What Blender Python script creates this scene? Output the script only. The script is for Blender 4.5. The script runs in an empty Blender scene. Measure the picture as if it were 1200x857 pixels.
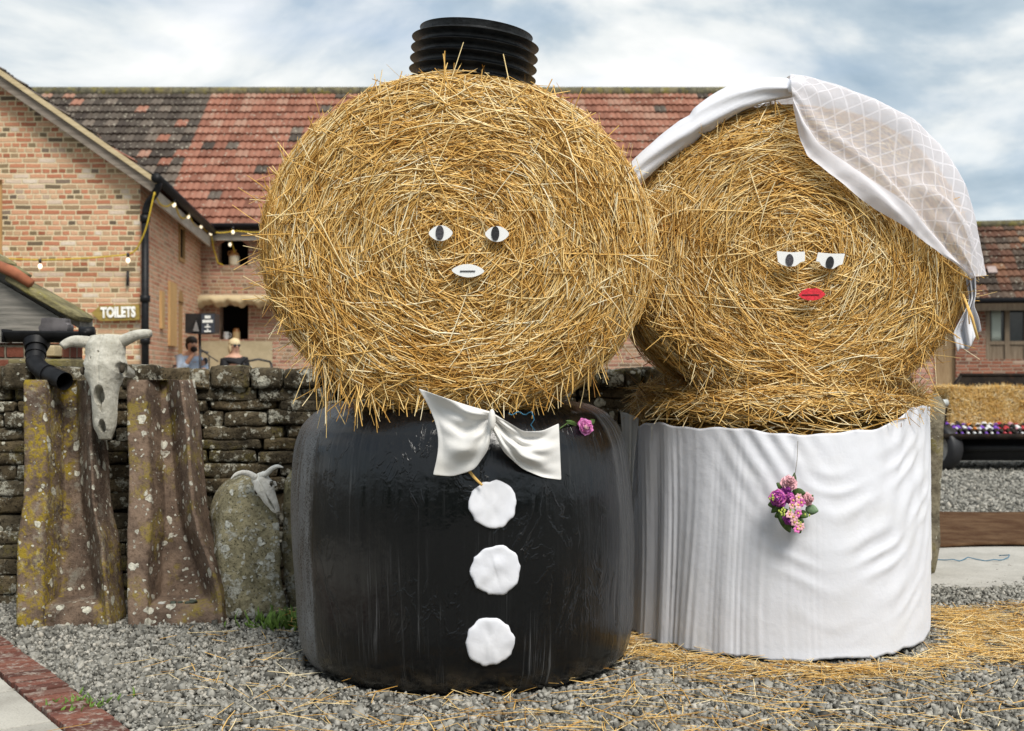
import bpy, bmesh, math, random
import numpy as np
from mathutils import Vector, Matrix
random.seed(7); rng = np.random.default_rng(11)
R_ = math.radians
S = bpy.context.scene
COL = S.collection
F, CX, HY, EYE = 1400.0, 600.0, 440.0, 1.25
def px(x, y, D): return np.array([(x-CX)/F*D, D, EYE-(y-HY)/F*D])
def gx(x, D): return (x-CX)/F*D
def gz(y, D): return EYE-(y-HY)/F*D

# ------------------------------------------------------------------ noise
def _h(i, j, k, s):
    n = (i*374761393 + j*668265263 + k*2147483647 + s*1274126177) & 0xffffffff
    n = ((n ^ (n >> 13)) * 1274126177) & 0xffffffff
    n = ((n ^ (n >> 15)) * 2246822519) & 0xffffffff
    return ((n ^ (n >> 16)) & 0xffff) / 65535.0
def vnoise(p, sc=1.0, seed=0):
    p = np.asarray(p, float)*sc + 137.31
    i = np.floor(p).astype(np.int64); f = p-i; f = f*f*(3-2*f)
    o = 0
    for a in (0, 1):
        for b in (0, 1):
            for c in (0, 1):
                w = (f[..., 0] if a else 1-f[..., 0])*(f[..., 1] if b else 1-f[..., 1])*(f[..., 2] if c else 1-f[..., 2])
                o = o + w*_h(i[..., 0]+a, i[..., 1]+b, i[..., 2]+c, seed)
    return o*2-1
def fbm(p, sc=1.0, seed=0, oct=4):
    o = 0; a = 1.0; t = 0
    for q in range(oct):
        o = o + a*vnoise(p, sc*2**q, seed+q*17); t += a; a *= .5
    return o/t

# ------------------------------------------------------------------ objects
def tag(o, label=None, cat=None, group=None, kind=None):
    if label: o['label'] = label
    if cat: o['category'] = cat
    if group: o['group'] = group
    if kind: o['kind'] = kind
    return o
def wloc(o):
    v = np.zeros(3)
    while o is not None:
        v = v+np.array(o.location); o = o.parent
    return v
def thing(name, loc, label, cat, group=None):
    o = bpy.data.objects.new(name, None); COL.objects.link(o); o.location = loc
    o.empty_display_size = .1
    return tag(o, label, cat, group)
def mesh_np(name, V, faces_flat, counts):
    me = bpy.data.meshes.new(name)
    V = np.asarray(V, np.float32)
    me.vertices.add(len(V)); me.vertices.foreach_set('co', V.ravel())
    faces_flat = np.asarray(faces_flat, np.int32); counts = np.asarray(counts, np.int32)
    me.loops.add(len(faces_flat)); me.loops.foreach_set('vertex_index', faces_flat)
    me.polygons.add(len(counts))
    st = np.zeros(len(counts), np.int32); st[1:] = np.cumsum(counts)[:-1]
    me.polygons.foreach_set('loop_start', st)
    try: me.polygons.foreach_set('loop_total', counts)
    except Exception: pass
    me.update(calc_edges=True); me.validate()
    return me
class MB:
    """collects shapes in world coordinates"""
    def __init__(s): s.V = []; s.Fc = []; s.U = []; s.n = 0; s.mi = []
    def add(s, V, Fs, uv=None, mi=0):
        V = np.asarray(V, float)
        s.V.append(V)
        for f in Fs: s.Fc.append([i+s.n for i in f]); s.mi.append(mi)
        if uv is not None: s.U.append(np.asarray(uv, float))
        else: s.U.append(np.full((len(V), 2), np.nan))
        s.n += len(V); return s
    def box(s, a, b, M=None, bev=0, mi=0):
        a = np.array(a, float); b = np.array(b, float)
        lo, hi = np.minimum(a, b), np.maximum(a, b)
        if bev <= 0:
            V = np.array([[x, y, z] for z in (lo[2], hi[2]) for y in (lo[1], hi[1]) for x in (lo[0], hi[0])])
            Fs = [(0,2,3,1),(4,5,7,6),(0,1,5,4),(2,6,7,3),(0,4,6,2),(1,3,7,5)]
        else:
            bm = bmesh.new(); bmesh.ops.create_cube(bm, size=1)
            for v in bm.verts: v.co = Vector(lo+(np.array(v.co)+.5)*(hi-lo))
            bmesh.ops.bevel(bm, geom=bm.edges[:], offset=bev, segments=2, affect='EDGES', profile=.6)
            V = np.array([v.co[:] for v in bm.verts]); Fs = [[v.index for v in f.verts] for f in bm.faces]; bm.free()
        if M is not None: V = V@np.array(M)[:3, :3].T+np.array(M)[:3, 3]
        return s.add(V, Fs, mi=mi)
    def tube(s, pts, r, n=10, cap=True, mi=0, sq=None):
        P = np.array(pts, float); m = len(P); r = np.broadcast_to(np.asarray(r, float), (m,))
        T = np.gradient(P, axis=0); T /= np.linalg.norm(T, axis=1)[:, None]+1e-12
        ref = np.array([0, 0, 1.]) if abs(T[0][2]) < .9 else np.array([1., 0, 0])
        A = np.cross(T[0], ref); A /= np.linalg.norm(A); V = []
        for i in range(m):
            A = A-T[i]*A.dot(T[i]); A /= np.linalg.norm(A)+1e-12; B = np.cross(T[i], A)
            for k in range(n):
                t = 2*math.pi*k/n
                V.append(P[i]+r[i]*(math.cos(t)*A+math.sin(t)*B*(sq or 1)))
        Fs = [(i*n+k, i*n+(k+1) % n, (i+1)*n+(k+1) % n, (i+1)*n+k) for i in range(m-1) for k in range(n)]
        if cap: Fs += [tuple(range(n))[::-1], tuple((m-1)*n+k for k in range(n))]
        return s.add(V, Fs, mi=mi)
    def lathe(s, c, prof, n=32, M=None, mi=0, cap=True):
        """prof: list of (r, z); axis z through c (or matrix M)"""
        V = []; 
        for r, z in prof:
            for k in range(n):
                t = 2*math.pi*k/n; V.append((r*math.cos(t), r*math.sin(t), z))
        V = np.array(V); m = len(prof)
        if M is not None: V = V@np.array(M)[:3, :3].T+np.array(M)[:3, 3]
        V = V+np.array(c)
        Fs = [(i*n+k, i*n+(k+1) % n, (i+1)*n+(k+1) % n, (i+1)*n+k) for i in range(m-1) for k in range(n)]
        if cap: Fs += [tuple(range(n))[::-1], tuple((m-1)*n+k for k in range(n))]
        return s.add(V, Fs, mi=mi)
    def prism(s, poly, dvec, mi=0):
        """poly: list of 3d points, extruded by dvec"""
        P = np.array(poly, float); n = len(P); V = np.vstack([P, P+np.array(dvec)])
        Fs = [tuple(range(n)), tuple(range(n, 2*n))[::-1]]+[(i, n+i, n+(i+1) % n, (i+1) % n) for i in range(n)]
        return s.add(V, Fs, mi=mi)
    def grid(s, P, uv=None, mi=0, closed_u=False):
        """P: (nu, nv, 3)"""
        nu, nv = P.shape[:2]
        Fs = []
        for i in range(nu if closed_u else nu-1):
            a = i*nv; b = ((i+1) % nu)*nv
            for j in range(nv-1): Fs.append((a+j, b+j, b+j+1, a+j+1))
        return s.add(P.reshape(-1, 3), Fs, None if uv is None else uv.reshape(-1, 2), mi=mi)
    def ellipsoid(s, c, rad, n=16, m=10, M=None, mi=0):
        th = np.linspace(0, math.pi, m)
        return s.lathe(c, [(max(math.sin(t), 1e-3), -math.cos(t)) for t in th], n,
                       np.array(M)@np.diag(list(rad)+[1]) if M is not None else np.diag(list(rad)+[1]), mi=mi)
    def build(s, name, mats, parent=None, loc=None, smooth=True, boxuv=False, angle=None, solid=0, sub=0):
        V = np.vstack(s.V)
        base = wloc(parent) if parent is not None else (np.array(loc, float) if loc is not None else np.zeros(3))
        me = bpy.data.meshes.new(name)
        me.from_pydata((V-base).tolist(), [], s.Fc)
        U = np.vstack(s.U)
        if boxuv or not np.isnan(U).all():
            uvl = me.uv_layers.new(name='UVMap')
            if boxuv:
                for p in me.polygons:
                    n = p.normal
                    h = math.hypot(n.x, n.y)
                    for li in p.loop_indices:
                        v = V[me.loops[li].vertex_index]
                        if h > .3: u = (-n.y*v[0]+n.x*v[1])/h; w = v[2]/1.0
                        else: u, w = v[0], v[1]
                        uvl.data[li].uv = (u, w)
            else:
                U = np.nan_to_num(U)
                idx = np.zeros(len(me.loops), np.int32); me.loops.foreach_get('vertex_index', idx)
                uvl.data.foreach_set('uv', U[idx].astype(np.float32).ravel())
        for m in (mats if isinstance(mats, (list, tuple)) else [mats]): me.materials.append(m)
        me.polygons.foreach_set('material_index', np.array(s.mi, np.int32))
        if smooth: me.polygons.foreach_set('use_smooth', [True]*len(me.polygons))
        me.update()
        if smooth and angle is not None:
            try: me.set_sharp_from_angle(angle=R_(angle))
            except Exception: pass
        o = bpy.data.objects.new(name, me); COL.objects.link(o)
        if parent is not None: o.parent = parent
        else: o.location = base
        if solid:
            md = o.modifiers.new('thickness', 'SOLIDIFY'); md.thickness = solid; md.offset = 0
        if sub:
            md = o.modifiers.new('sub', 'SUBSURF'); md.levels = sub; md.render_levels = sub
        return o
def np_obj(name, V, ff, cnt, mats, mi=None, parent=None, loc=None, smooth=True):
    base = wloc(parent) if parent is not None else (np.array(loc, float) if loc is not None else np.zeros(3))
    me = mesh_np(name, V-base, ff, cnt)
    for m in (mats if isinstance(mats, (list, tuple)) else [mats]): me.materials.append(m)
    if mi is not None and len(mi) == len(me.polygons): me.polygons.foreach_set('material_index', np.asarray(mi, np.int32))
    if smooth: me.polygons.foreach_set('use_smooth', np.ones(len(me.polygons), bool))
    me.update()
    o = bpy.data.objects.new(name, me); COL.objects.link(o)
    if parent is not None: o.parent = parent
    else: o.location = base
    return o
def text_mb(body, size, M, depth=.004, offset=0, mi=0, sx=1.0):
    cu = bpy.data.curves.new('lettering', 'FONT'); cu.body = body; cu.size = size; cu.extrude = depth
    cu.offset = offset; cu.align_x = 'CENTER'; cu.align_y = 'CENTER'; cu.resolution_u = 3
    to = bpy.data.objects.new('lettering', cu); COL.objects.link(to)
    dg = bpy.context.evaluated_depsgraph_get(); me = bpy.data.meshes.new_from_object(to.evaluated_get(dg))
    V = np.array([v.co[:] for v in me.vertices]); V[:, 0] *= sx
    Fs = [list(p.vertices) for p in me.polygons]
    bpy.data.objects.remove(to); bpy.data.curves.remove(cu); bpy.data.meshes.remove(me)
    V = V@np.array(M)[:3, :3].T+np.array(M)[:3, 3]
    mb = MB(); mb.add(V, Fs, mi=mi); return mb
FRONT = np.array([[1, 0, 0, 0], [0, 0, -1, 0], [0, 1, 0, 0], [0, 0, 0, 1.]])   # local xy -> world xz, local z -> towards camera (-Y)
def Tm(M, loc):
    M = np.array(M, float).copy(); M[:3, 3] = loc; return M
def rotz(a):
    c, s = math.cos(a), math.sin(a); return np.array([[c, -s, 0, 0], [s, c, 0, 0], [0, 0, 1, 0], [0, 0, 0, 1.]])
def roty(a):
    c, s = math.cos(a), math.sin(a); return np.array([[c, 0, s, 0], [0, 1, 0, 0], [-s, 0, c, 0], [0, 0, 0, 1.]])
def rotx(a):
    c, s = math.cos(a), math.sin(a); return np.array([[1, 0, 0, 0], [0, c, -s, 0], [0, s, c, 0], [0, 0, 0, 1.]])

# ------------------------------------------------------------------ materials
class NT:
    def __init__(s, name):
        s.m = bpy.data.materials.new(name); s.m.use_nodes = True; s.t = s.m.node_tree; s.t.nodes.clear()
        s.out = s.t.nodes.new('ShaderNodeOutputMaterial')
    def n(s, typ, ins=None, **props):
        nd = s.t.nodes.new('ShaderNode'+typ)
        for k, v in props.items(): setattr(nd, k, v)
        for k, v in (ins or {}).items():
            sk = nd.inputs[k]
            if isinstance(v, bpy.types.NodeSocket): s.t.links.new(v, sk)
            elif isinstance(v, bpy.types.Node): s.t.links.new(v.outputs[0], sk)
            else: sk.default_value = v
        return nd
    def math(s, op, a, b=0.0, c=0.0, clamp=False):
        return s.n('Math', {0: a, 1: b, 2: c}, operation=op, use_clamp=clamp).outputs[0]
    def mix(s, f, a, b, mode='MIX'):
        nd = s.t.nodes.new('ShaderNodeMix'); nd.data_type = 'RGBA'; nd.blend_type = mode
        for i, v in ((0, f), (6, a), (7, b)):
            if isinstance(v, bpy.types.NodeSocket): s.t.links.new(v, nd.inputs[i])
            elif i: nd.inputs[i].default_value = c4(v)
            else: nd.inputs[i].default_value = v
        return nd.outputs[2]
    def ramp(s, f, stops, interp='LINEAR'):
        nd = s.t.nodes.new('ShaderNodeValToRGB'); cr = nd.color_ramp; cr.interpolation = interp
        while len(cr.elements) < len(stops): cr.elements.new(.5)
        for e, (p, c) in zip(cr.elements, stops): e.position = p; e.color = c4(c)
        s.t.links.new(f, nd.inputs[0]); return nd.outputs[0]
    def noise(s, vec, scale, detail=4, rough=.55, dist=0):
        return s.n('TexNoise', {'Vector': vec, 'Scale': scale, 'Detail': detail, 'Roughness': rough, 'Distortion': dist}).outputs[0]
    def step(s, f, lo, hi):
        return s.n('MapRange', {0: f, 1: lo, 2: hi, 3: 0.0, 4: 1.0}, interpolation_type='SMOOTHSTEP').outputs[0]
    def coord(s, which='Object'): return s.n('TexCoord').outputs[which]
    def mapping(s, vec, scale=(1, 1, 1), loc=(0, 0, 0), rot=(0, 0, 0)):
        return s.n('Mapping', {'Vector': vec, 'Scale': scale, 'Location': loc, 'Rotation': rot}).outputs[0]
    def bump(s, h, dist=.01, strength=1.0): return s.n('Bump', {'Height': h, 'Distance': dist, 'Strength': strength}).outputs[0]
    def pos(s): return s.n('NewGeometry').outputs['Position']
    def rpi(s): return s.n('NewGeometry').outputs['Random Per Island']
    def bsdf(s, col, rough=.6, spec=.3, metal=0, normal=None, **kw):
        ins = {'Base Color': c4(col) if not isinstance(col, bpy.types.NodeSocket) else col, 'Roughness': rough, 'Specular IOR Level': spec, 'Metallic': metal}
        if normal is not None: ins['Normal'] = normal
        ins.update(kw)
        b = s.n('BsdfPrincipled', ins); return b.outputs[0]
    def done(s, sh):
        s.t.links.new(sh, s.out.inputs[0]); return s.m
def c4(c):
    c = tuple(c) if hasattr(c, '__len__') else (c, c, c)
    return c if len(c) == 4 else c+(1.0,)
def flat(name, col, rough=.6, spec=.3, metal=0, var=.15, sc=12, bump=0.0):
    t = NT(name); p = t.coord(); n = t.noise(p, sc, 5)
    col = t.mix(t.step(n, .3, .7), tuple(np.array(col)*(1-var)), tuple(np.minimum(np.array(col)*(1+var), 1)))
    nn = t.bump(t.noise(p, sc*4, 4), bump) if bump else None
    return t.done(t.bsdf(col, rough, spec, metal, nn))

def m_straw(name='straw', gain=1.0, dark=0):
    t = NT(name); r = t.rpi(); g = lambda *c: tuple(np.array(c)*gain)
    col = t.ramp(r, [(0, g(.25, .125, .03)), (.10, g(.50, .285, .07)), (.36, g(.76, .475, .145)), (.64, g(.87, .61, .24)), (.85, g(.91, .74, .41)), (1, g(.92, .84, .62))])
    p = t.pos()
    n = t.noise(p, 5.5, 3); col = t.mix(t.step(n, .38, .68), col, t.mix(1.0, col, (.88, .80, .66), 'MULTIPLY'))
    n2 = t.noise(p, 90, 2); col = t.mix(t.step(n2, .45, .75), col, t.mix(1.0, col, (.88, .82, .70), 'MULTIPLY'))
    return t.done(t.bsdf(col, .62, .2))
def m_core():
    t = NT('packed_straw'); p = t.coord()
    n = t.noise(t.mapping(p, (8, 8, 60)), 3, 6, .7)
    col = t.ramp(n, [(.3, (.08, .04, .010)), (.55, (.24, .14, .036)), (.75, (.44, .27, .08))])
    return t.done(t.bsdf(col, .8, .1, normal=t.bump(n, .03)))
def m_cloth(name, col=(.80, .80, .81), weave=900, stain=.0):
    t = NT(name); p = t.coord()
    n = t.noise(p, 4, 4); c = t.mix(t.step(n, .45, .75), col, tuple(np.array(col)*np.array((.955, .945, .92))))
    if stain:
        n3 = t.noise(p, 2.2, 3); c = t.mix(t.math('MULTIPLY', t.step(n3, .58, .72), stain), c, (.62, .55, .40))
    wr = t.math('ADD', t.noise(p, 13, 5, .62, .15), t.math('MULTIPLY', t.noise(p, 420, 2), .10))
    b = t.bump(wr, .010, .32)
    return t.done(t.bsdf(c, .85, .15, normal=b, **{'Sheen Weight': .15}))
def m_brick(name, stops, mortar, bw=.235, bh=.075, mo=.085, seed=0.0, headers=.35, dirt=.4):
    t = NT(name); uv = t.n('UVMap').outputs[0]
    sp = t.n('SeparateXYZ', {0: uv}); u, v = sp.outputs[0], sp.outputs[1]
    ro = t.n('TexNoise', {'Vector': uv, 'Scale': 5.0, 'Detail': 3.0})
    v = t.math('ADD', v, t.math('MULTIPLY', t.math('SUBTRACT', ro.outputs[0], .5), .022))
    rv = t.math('DIVIDE', v, bh); row = t.math('FLOOR', rv); fv = t.math('FRACT', rv)
    rr = t.n('TexWhiteNoise', {'W': t.math('ADD', row, seed)}, noise_dimensions='1D').outputs[0]
    isH = t.math('LESS_THAN', rr, headers)
    wid = t.math('SUBTRACT', bw, t.math('MULTIPLY', isH, bw*.5))
    ru = t.math('ADD', t.math('DIVIDE', u, wid), t.math('MULTIPLY', rr, 7.3))
    ru = t.math('ADD', ru, t.math('MULTIPLY', t.math('SUBTRACT', t.noise(uv, 3.0, 2), .5), .35))
    colm = t.math('FLOOR', ru); fu = t.math('FRACT', ru)
    cv = t.n('CombineXYZ', {0: colm, 1: row, 2: seed}).outputs[0]
    wn = t.n('TexWhiteNoise', {'Vector': cv}, noise_dimensions='3D').outputs[0]
    c = t.ramp(wn, stops, 'LINEAR')
    tex = t.noise(uv, 38, 5, .7); c = t.mix(t.step(tex, .35, .7), t.mix(1.0, c, (.78, .74, .70), 'MULTIPLY'), c)
    # mortar mask
    moj = t.math('ADD', mo, t.math('MULTIPLY', t.math('SUBTRACT', t.noise(uv, 22, 4, .7), .5), mo*1.5))
    dv = t.math('MINIMUM', fv, t.math('SUBTRACT', 1.0, fv))
    du = t.math('MULTIPLY', t.math('MINIMUM', fu, t.math('SUBTRACT', 1.0, fu)), t.math('DIVIDE', wid, bh))
    d = t.math('MINIMUM', du, dv)
    mm = t.math('SUBTRACT', 1.0, t.n('MapRange', {0: d, 1: t.math('SUBTRACT', moj, .03), 2: t.math('ADD', moj, .05)}).outputs[0])
    mc = t.mix(t.noise(uv, 7, 4), tuple(np.array(mortar)*.75), mortar)
    c2 = t.mix(mm, c, mc)
    big = t.noise(uv, .8, 4); c2 = t.mix(t.math('MULTIPLY', t.step(big, .45, .75), dirt), c2, t.mix(1.0, c2, (.80, .74, .60), 'MULTIPLY'))
    h = t.math('ADD', t.math('MULTIPLY', mm, -1.0), t.math('MULTIPLY', tex, .35))
    return t.done(t.bsdf(c2, .9, .12, normal=t.bump(h, .012)))
def m_tiles(name, red, darkst, bound, blend=7.0, darkright=.035):
    t = NT(name); uv = t.n('UVMap').outputs[0]; sp = t.n('SeparateXYZ', {0: uv})
    cu, cr = t.math('FLOOR', sp.outputs[0]), t.math('FLOOR', sp.outputs[1])
    cv = t.n('CombineXYZ', {0: cu, 1: cr}).outputs[0]
    w = t.n('TexWhiteNoise', {'Vector': cv}, noise_dimensions='3D'); wa = w.outputs[0]
    w2 = t.n('TexWhiteNoise', {'Vector': t.n('VectorMath', {0: cv, 1: (31, 17, 5)}, operation='ADD').outputs[0]}, noise_dimensions='3D').outputs[0]
    big = t.noise(t.mapping(cv, (.09, .16, 1)), 1.0, 3)
    edge = t.math('ADD', t.math('SUBTRACT', cu, bound), t.math('MULTIPLY', t.math('SUBTRACT', w2, .5), blend*.35))
    isR = t.step(edge, -.6, .6)
    pR = t.math('SUBTRACT', 1.0, t.math('MULTIPLY', t.step(big, .60, .72), .40)); pR = t.math('SUBTRACT', pR, darkright)
    prob = t.math('ADD', t.math('MULTIPLY', isR, pR), t.math('MULTIPLY', t.math('SUBTRACT', 1.0, isR), .10))
    red_on = t.math('LESS_THAN', w2, prob)
    cr_ = t.ramp(wa, red); cd = t.ramp(wa, darkst)
    c = t.mix(red_on, cd, cr_)
    p = t.pos(); st = t.noise(t.mapping(p, (14, 3, 3)), 1, 5, .7)
    c = t.mix(t.step(st, .45, .75), c, t.mix(1.0, c, (.62, .58, .54), 'MULTIPLY'))
    li = t.n('TexVoronoi', {'Vector': t.mapping(p, (9, 6, 6)), 'Scale': 1.0, 'Randomness': 1.0}).outputs['Distance']
    c = t.mix(t.math('MULTIPLY', t.math('LESS_THAN', li, t.math('MULTIPLY', t.noise(p, 1.6, 3), .42)), .55), c, (.38, .35, .28))
    return t.done(t.bsdf(c, .85, .15, normal=t.bump(st, .01)))
def m_lichen(name, base, dk, lich=(.66, .64, .54), amount=.5, sc=14.0, moss=(.20, .17, .02), mossamt=.3, pit=.3, bump=.012, lip=None, crust=0.0):
    t = NT(name); p = t.coord()
    wp = t.n('VectorMath', {0: p, 1: t.n('VectorMath', {0: t.n('TexNoise', {'Vector': p, 'Scale': 22.0, 'Detail': 3.0}).outputs[1], 3: .045}, operation='SCALE').outputs[0]}, operation='ADD').outputs[0]
    n1 = t.noise(p, 7, 6, .65); n2 = t.noise(p, 45, 5, .7)
    isl = t.rpi()
    c = t.mix(t.step(n1, .32, .68), dk, base)
    c = t.mix(t.math('MULTIPLY', t.math('SUBTRACT', isl, .3), .7, clamp=True), c, t.mix(1.0, c, (1.8, 1.6, 1.3), 'MULTIPLY'))
    c = t.mix(t.math('MULTIPLY', t.step(n2, .48, .66), pit), c, t.mix(1.0, c, (.25, .22, .2), 'MULTIPLY'))
    mz = t.math('MULTIPLY', t.step(t.noise(p, 4.2, 5, .65), .56-.06*mossamt, .64-.04*mossamt), t.step(n2, .38, .56))
    if lip is not None:
        ox = t.n('SeparateXYZ', {0: p}).outputs[0]; wob = t.math('MULTIPLY', t.math('SUBTRACT', n1, .5), .16)
        lz = t.math('SUBTRACT', 1.0, t.step(t.math('ADD', ox, wob), lip-.02, lip+.03)); rz = t.math('MULTIPLY', t.step(t.math('ADD', ox, wob), .12, .17), .8)
        mz = t.math('MULTIPLY', t.math('MAXIMUM', lz, rz), t.math('MULTIPLY', t.step(t.math('ADD', n2, t.math('MULTIPLY', n1, .5)), .66, .84), t.step(t.noise(p, 11, 4, .7), .38, .56)))
    c = t.mix(t.math('MULTIPLY', mz, mossamt), c, moss)
    if crust:
        ck = t.math('MULTIPLY', t.step(t.noise(t.mapping(p, loc=(5, 2, 9)), 11, 7, .72), .53, .58), t.step(n2, .36, .50))
        c = t.mix(t.math('MULTIPLY', ck, crust), c, t.mix(t.step(n2, .4, .65), tuple(np.array(lich)*.42), tuple(np.array(lich)*.80)))
        pk = t.step(t.noise(p, 75, 3, .7), .56, .64); c = t.mix(t.math('MULTIPLY', pk, crust), c, (.012, .010, .007))
    masks = None
    for q, (s_, a_) in enumerate(((sc, .46), (sc*2.1, .40))):
        vo = t.n('TexVoronoi', {'Vector': wp, 'Scale': s_, 'Randomness': 1.0})
        wn = t.n('TexWhiteNoise', {'Vector': vo.outputs['Position']}, noise_dimensions='3D').outputs[0]
        zone = t.step(t.noise(t.mapping(p, loc=(q*3.1, 1.7, q)), 3.4, 4, .6), .60-.34*amount, .74-.34*amount)
        rad = t.math('MULTIPLY', t.math('MULTIPLY', t.math('SUBTRACT', wn, .25), 1.15), t.math('MULTIPLY', zone, a_))
        mk = t.step(t.math('SUBTRACT', rad, vo.outputs['Distance']), -.015, .03)
        masks = mk if masks is None else t.math('MAXIMUM', masks, mk)
    masks = t.math('MULTIPLY', masks, t.step(n2, .28, .46))
    lc = t.mix(t.step(n2, .4, .7), tuple(np.array(lich)*.62), lich)
    c = t.mix(t.math('MULTIPLY', masks, .92), c, lc)
    h = t.math('ADD', t.math('ADD', n2, t.math('MULTIPLY', n1, .6)), t.math('MULTIPLY', masks, .25))
    return t.done(t.bsdf(c, .92, .1, normal=t.bump(h, bump)))
def m_wood(name, a, b, axis=2, sc=1.0, rough=.75):
    t = NT(name); p = t.coord(); s = [22*sc]*3; s[axis] = 1.6*sc
    n = t.noise(t.mapping(p, tuple(s)), 1.5, 6, .65, .4)
    return t.done(t.bsdf(t.mix(t.step(n, .3, .7), a, b), rough, .2, normal=t.bump(n, .006)))
# ------------------------------------------------------------------ material set
M_STRAW = m_straw(); M_CORE = m_core(); M_STRAWD = m_straw('old_straw', .62)
M_CLOTH = m_cloth('white_cotton', (.70, .69, .67), stain=.15); M_LILY = m_cloth('white_sheet', (.655, .665, .71), stain=.0); M_CREAM = m_cloth('cream_cotton', (.68, .65, .58), stain=.2)
M_PAPER = flat('paper', (.76, .76, .75), .7, .2, var=.02); M_MARK = flat('marker_ink', (.02, .02, .022), .5, .3, var=.4, sc=150); M_MARK2 = flat('thin_marker_ink', (.055, .052, .058), .5, .3, var=.5, sc=170)
M_RED = flat('red_marker', (.62, .03, .045), .5, .3, var=.25, sc=120)
M_PLASTIC = flat('black_plastic', (.010, .011, .012), .42, .3, var=.7, sc=26, bump=.002)
M_GUTTER = flat('black_gutter', (.007, .007, .008), .5, .22, var=.5, sc=14)
M_IRON = flat('black_iron', (.02, .02, .022), .5, .4)
M_DARK = flat('dark_inside', (.006, .005, .005), .9, .05)  # near-black colour standing in for shade inside openings and windows
M_OAK = m_wood('oak', (.30, .17, .07), (.44, .27, .12)); M_PALEWOOD = m_wood('pale_board', (.42, .33, .19), (.56, .46, .29), 0)
M_GREYWOOD = m_wood('weathered_board', (.13, .125, .11), (.27, .25, .22), 0)
M_PINK = flat('pink_petal', (.62, .16, .42), .6, .25, var=.35, sc=90); M_PURPLE = flat('purple_petal', (.36, .06, .36), .6, .25, var=.4, sc=90)
M_BLUSH = flat('blush_petal', (.72, .40, .44), .6, .25, var=.25, sc=90); M_LEAF = flat('leaf', (.055, .10, .022), .5, .35, var=.45, sc=60); M_LEAF2 = flat('pale_leaf', (.14, .22, .12), .5, .3, var=.3, sc=60)
M_YEL = flat('flower_heart', (.62, .50, .10), .6, .2); M_BUD = flat('lime_bud', (.42, .50, .10), .6, .2)

# ------------------------------------------------------------------ straw
def tubes3(P, T, N, C, L, W, nseg=3):
    """three-sided curved stalks. P centre, T direction, N normal, C curvature vector (already /2r), all (n,3)"""
    n = len(P); T = T/np.linalg.norm(T, axis=1)[:, None]
    B = np.cross(T, N); B /= np.linalg.norm(B, axis=1)[:, None]+1e-9
    A = np.cross(B, T)
    V = np.zeros((n, nseg+1, 3, 3), np.float32)
    ph = rng.uniform(0, 6.28, n)
    for i in range(nseg+1):
        l = (i/nseg-.5)*L
        c = P+T*l[:, None]+C*(l**2)[:, None]
        w = W*(1.0 if 0 < i < nseg else .75)
        for k in range(3):
            a = ph+k*2.0944
            V[:, i, k] = c+(np.cos(a)*w)[:, None]*A*.5+(np.sin(a)*w)[:, None]*B
    base = (np.arange(n)*(nseg+1)*3)[:, None, None]
    fs = []
    for i in range(nseg):
        for k in range(3):
            k2 = (k+1) % 3
            fs.append([i*3+k, i*3+k2, (i+1)*3+k2, (i+1)*3+k])
    fs = np.array(fs)[None]+base
    return V.reshape(-1, 3), fs.reshape(-1), np.full(n*len(fs[0]), 4)
def join(parts):
    V = []; ff = []; cn = []; mi = []; o = 0
    for v, f, c, m in parts:
        V.append(np.asarray(v, np.float32)); ff.append(np.asarray(f)+o); cn.append(c); mi.append(np.full(len(c), m)); o += len(v)
    return np.vstack(V), np.concatenate(ff), np.concatenate(cn), np.concatenate(mi)
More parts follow.
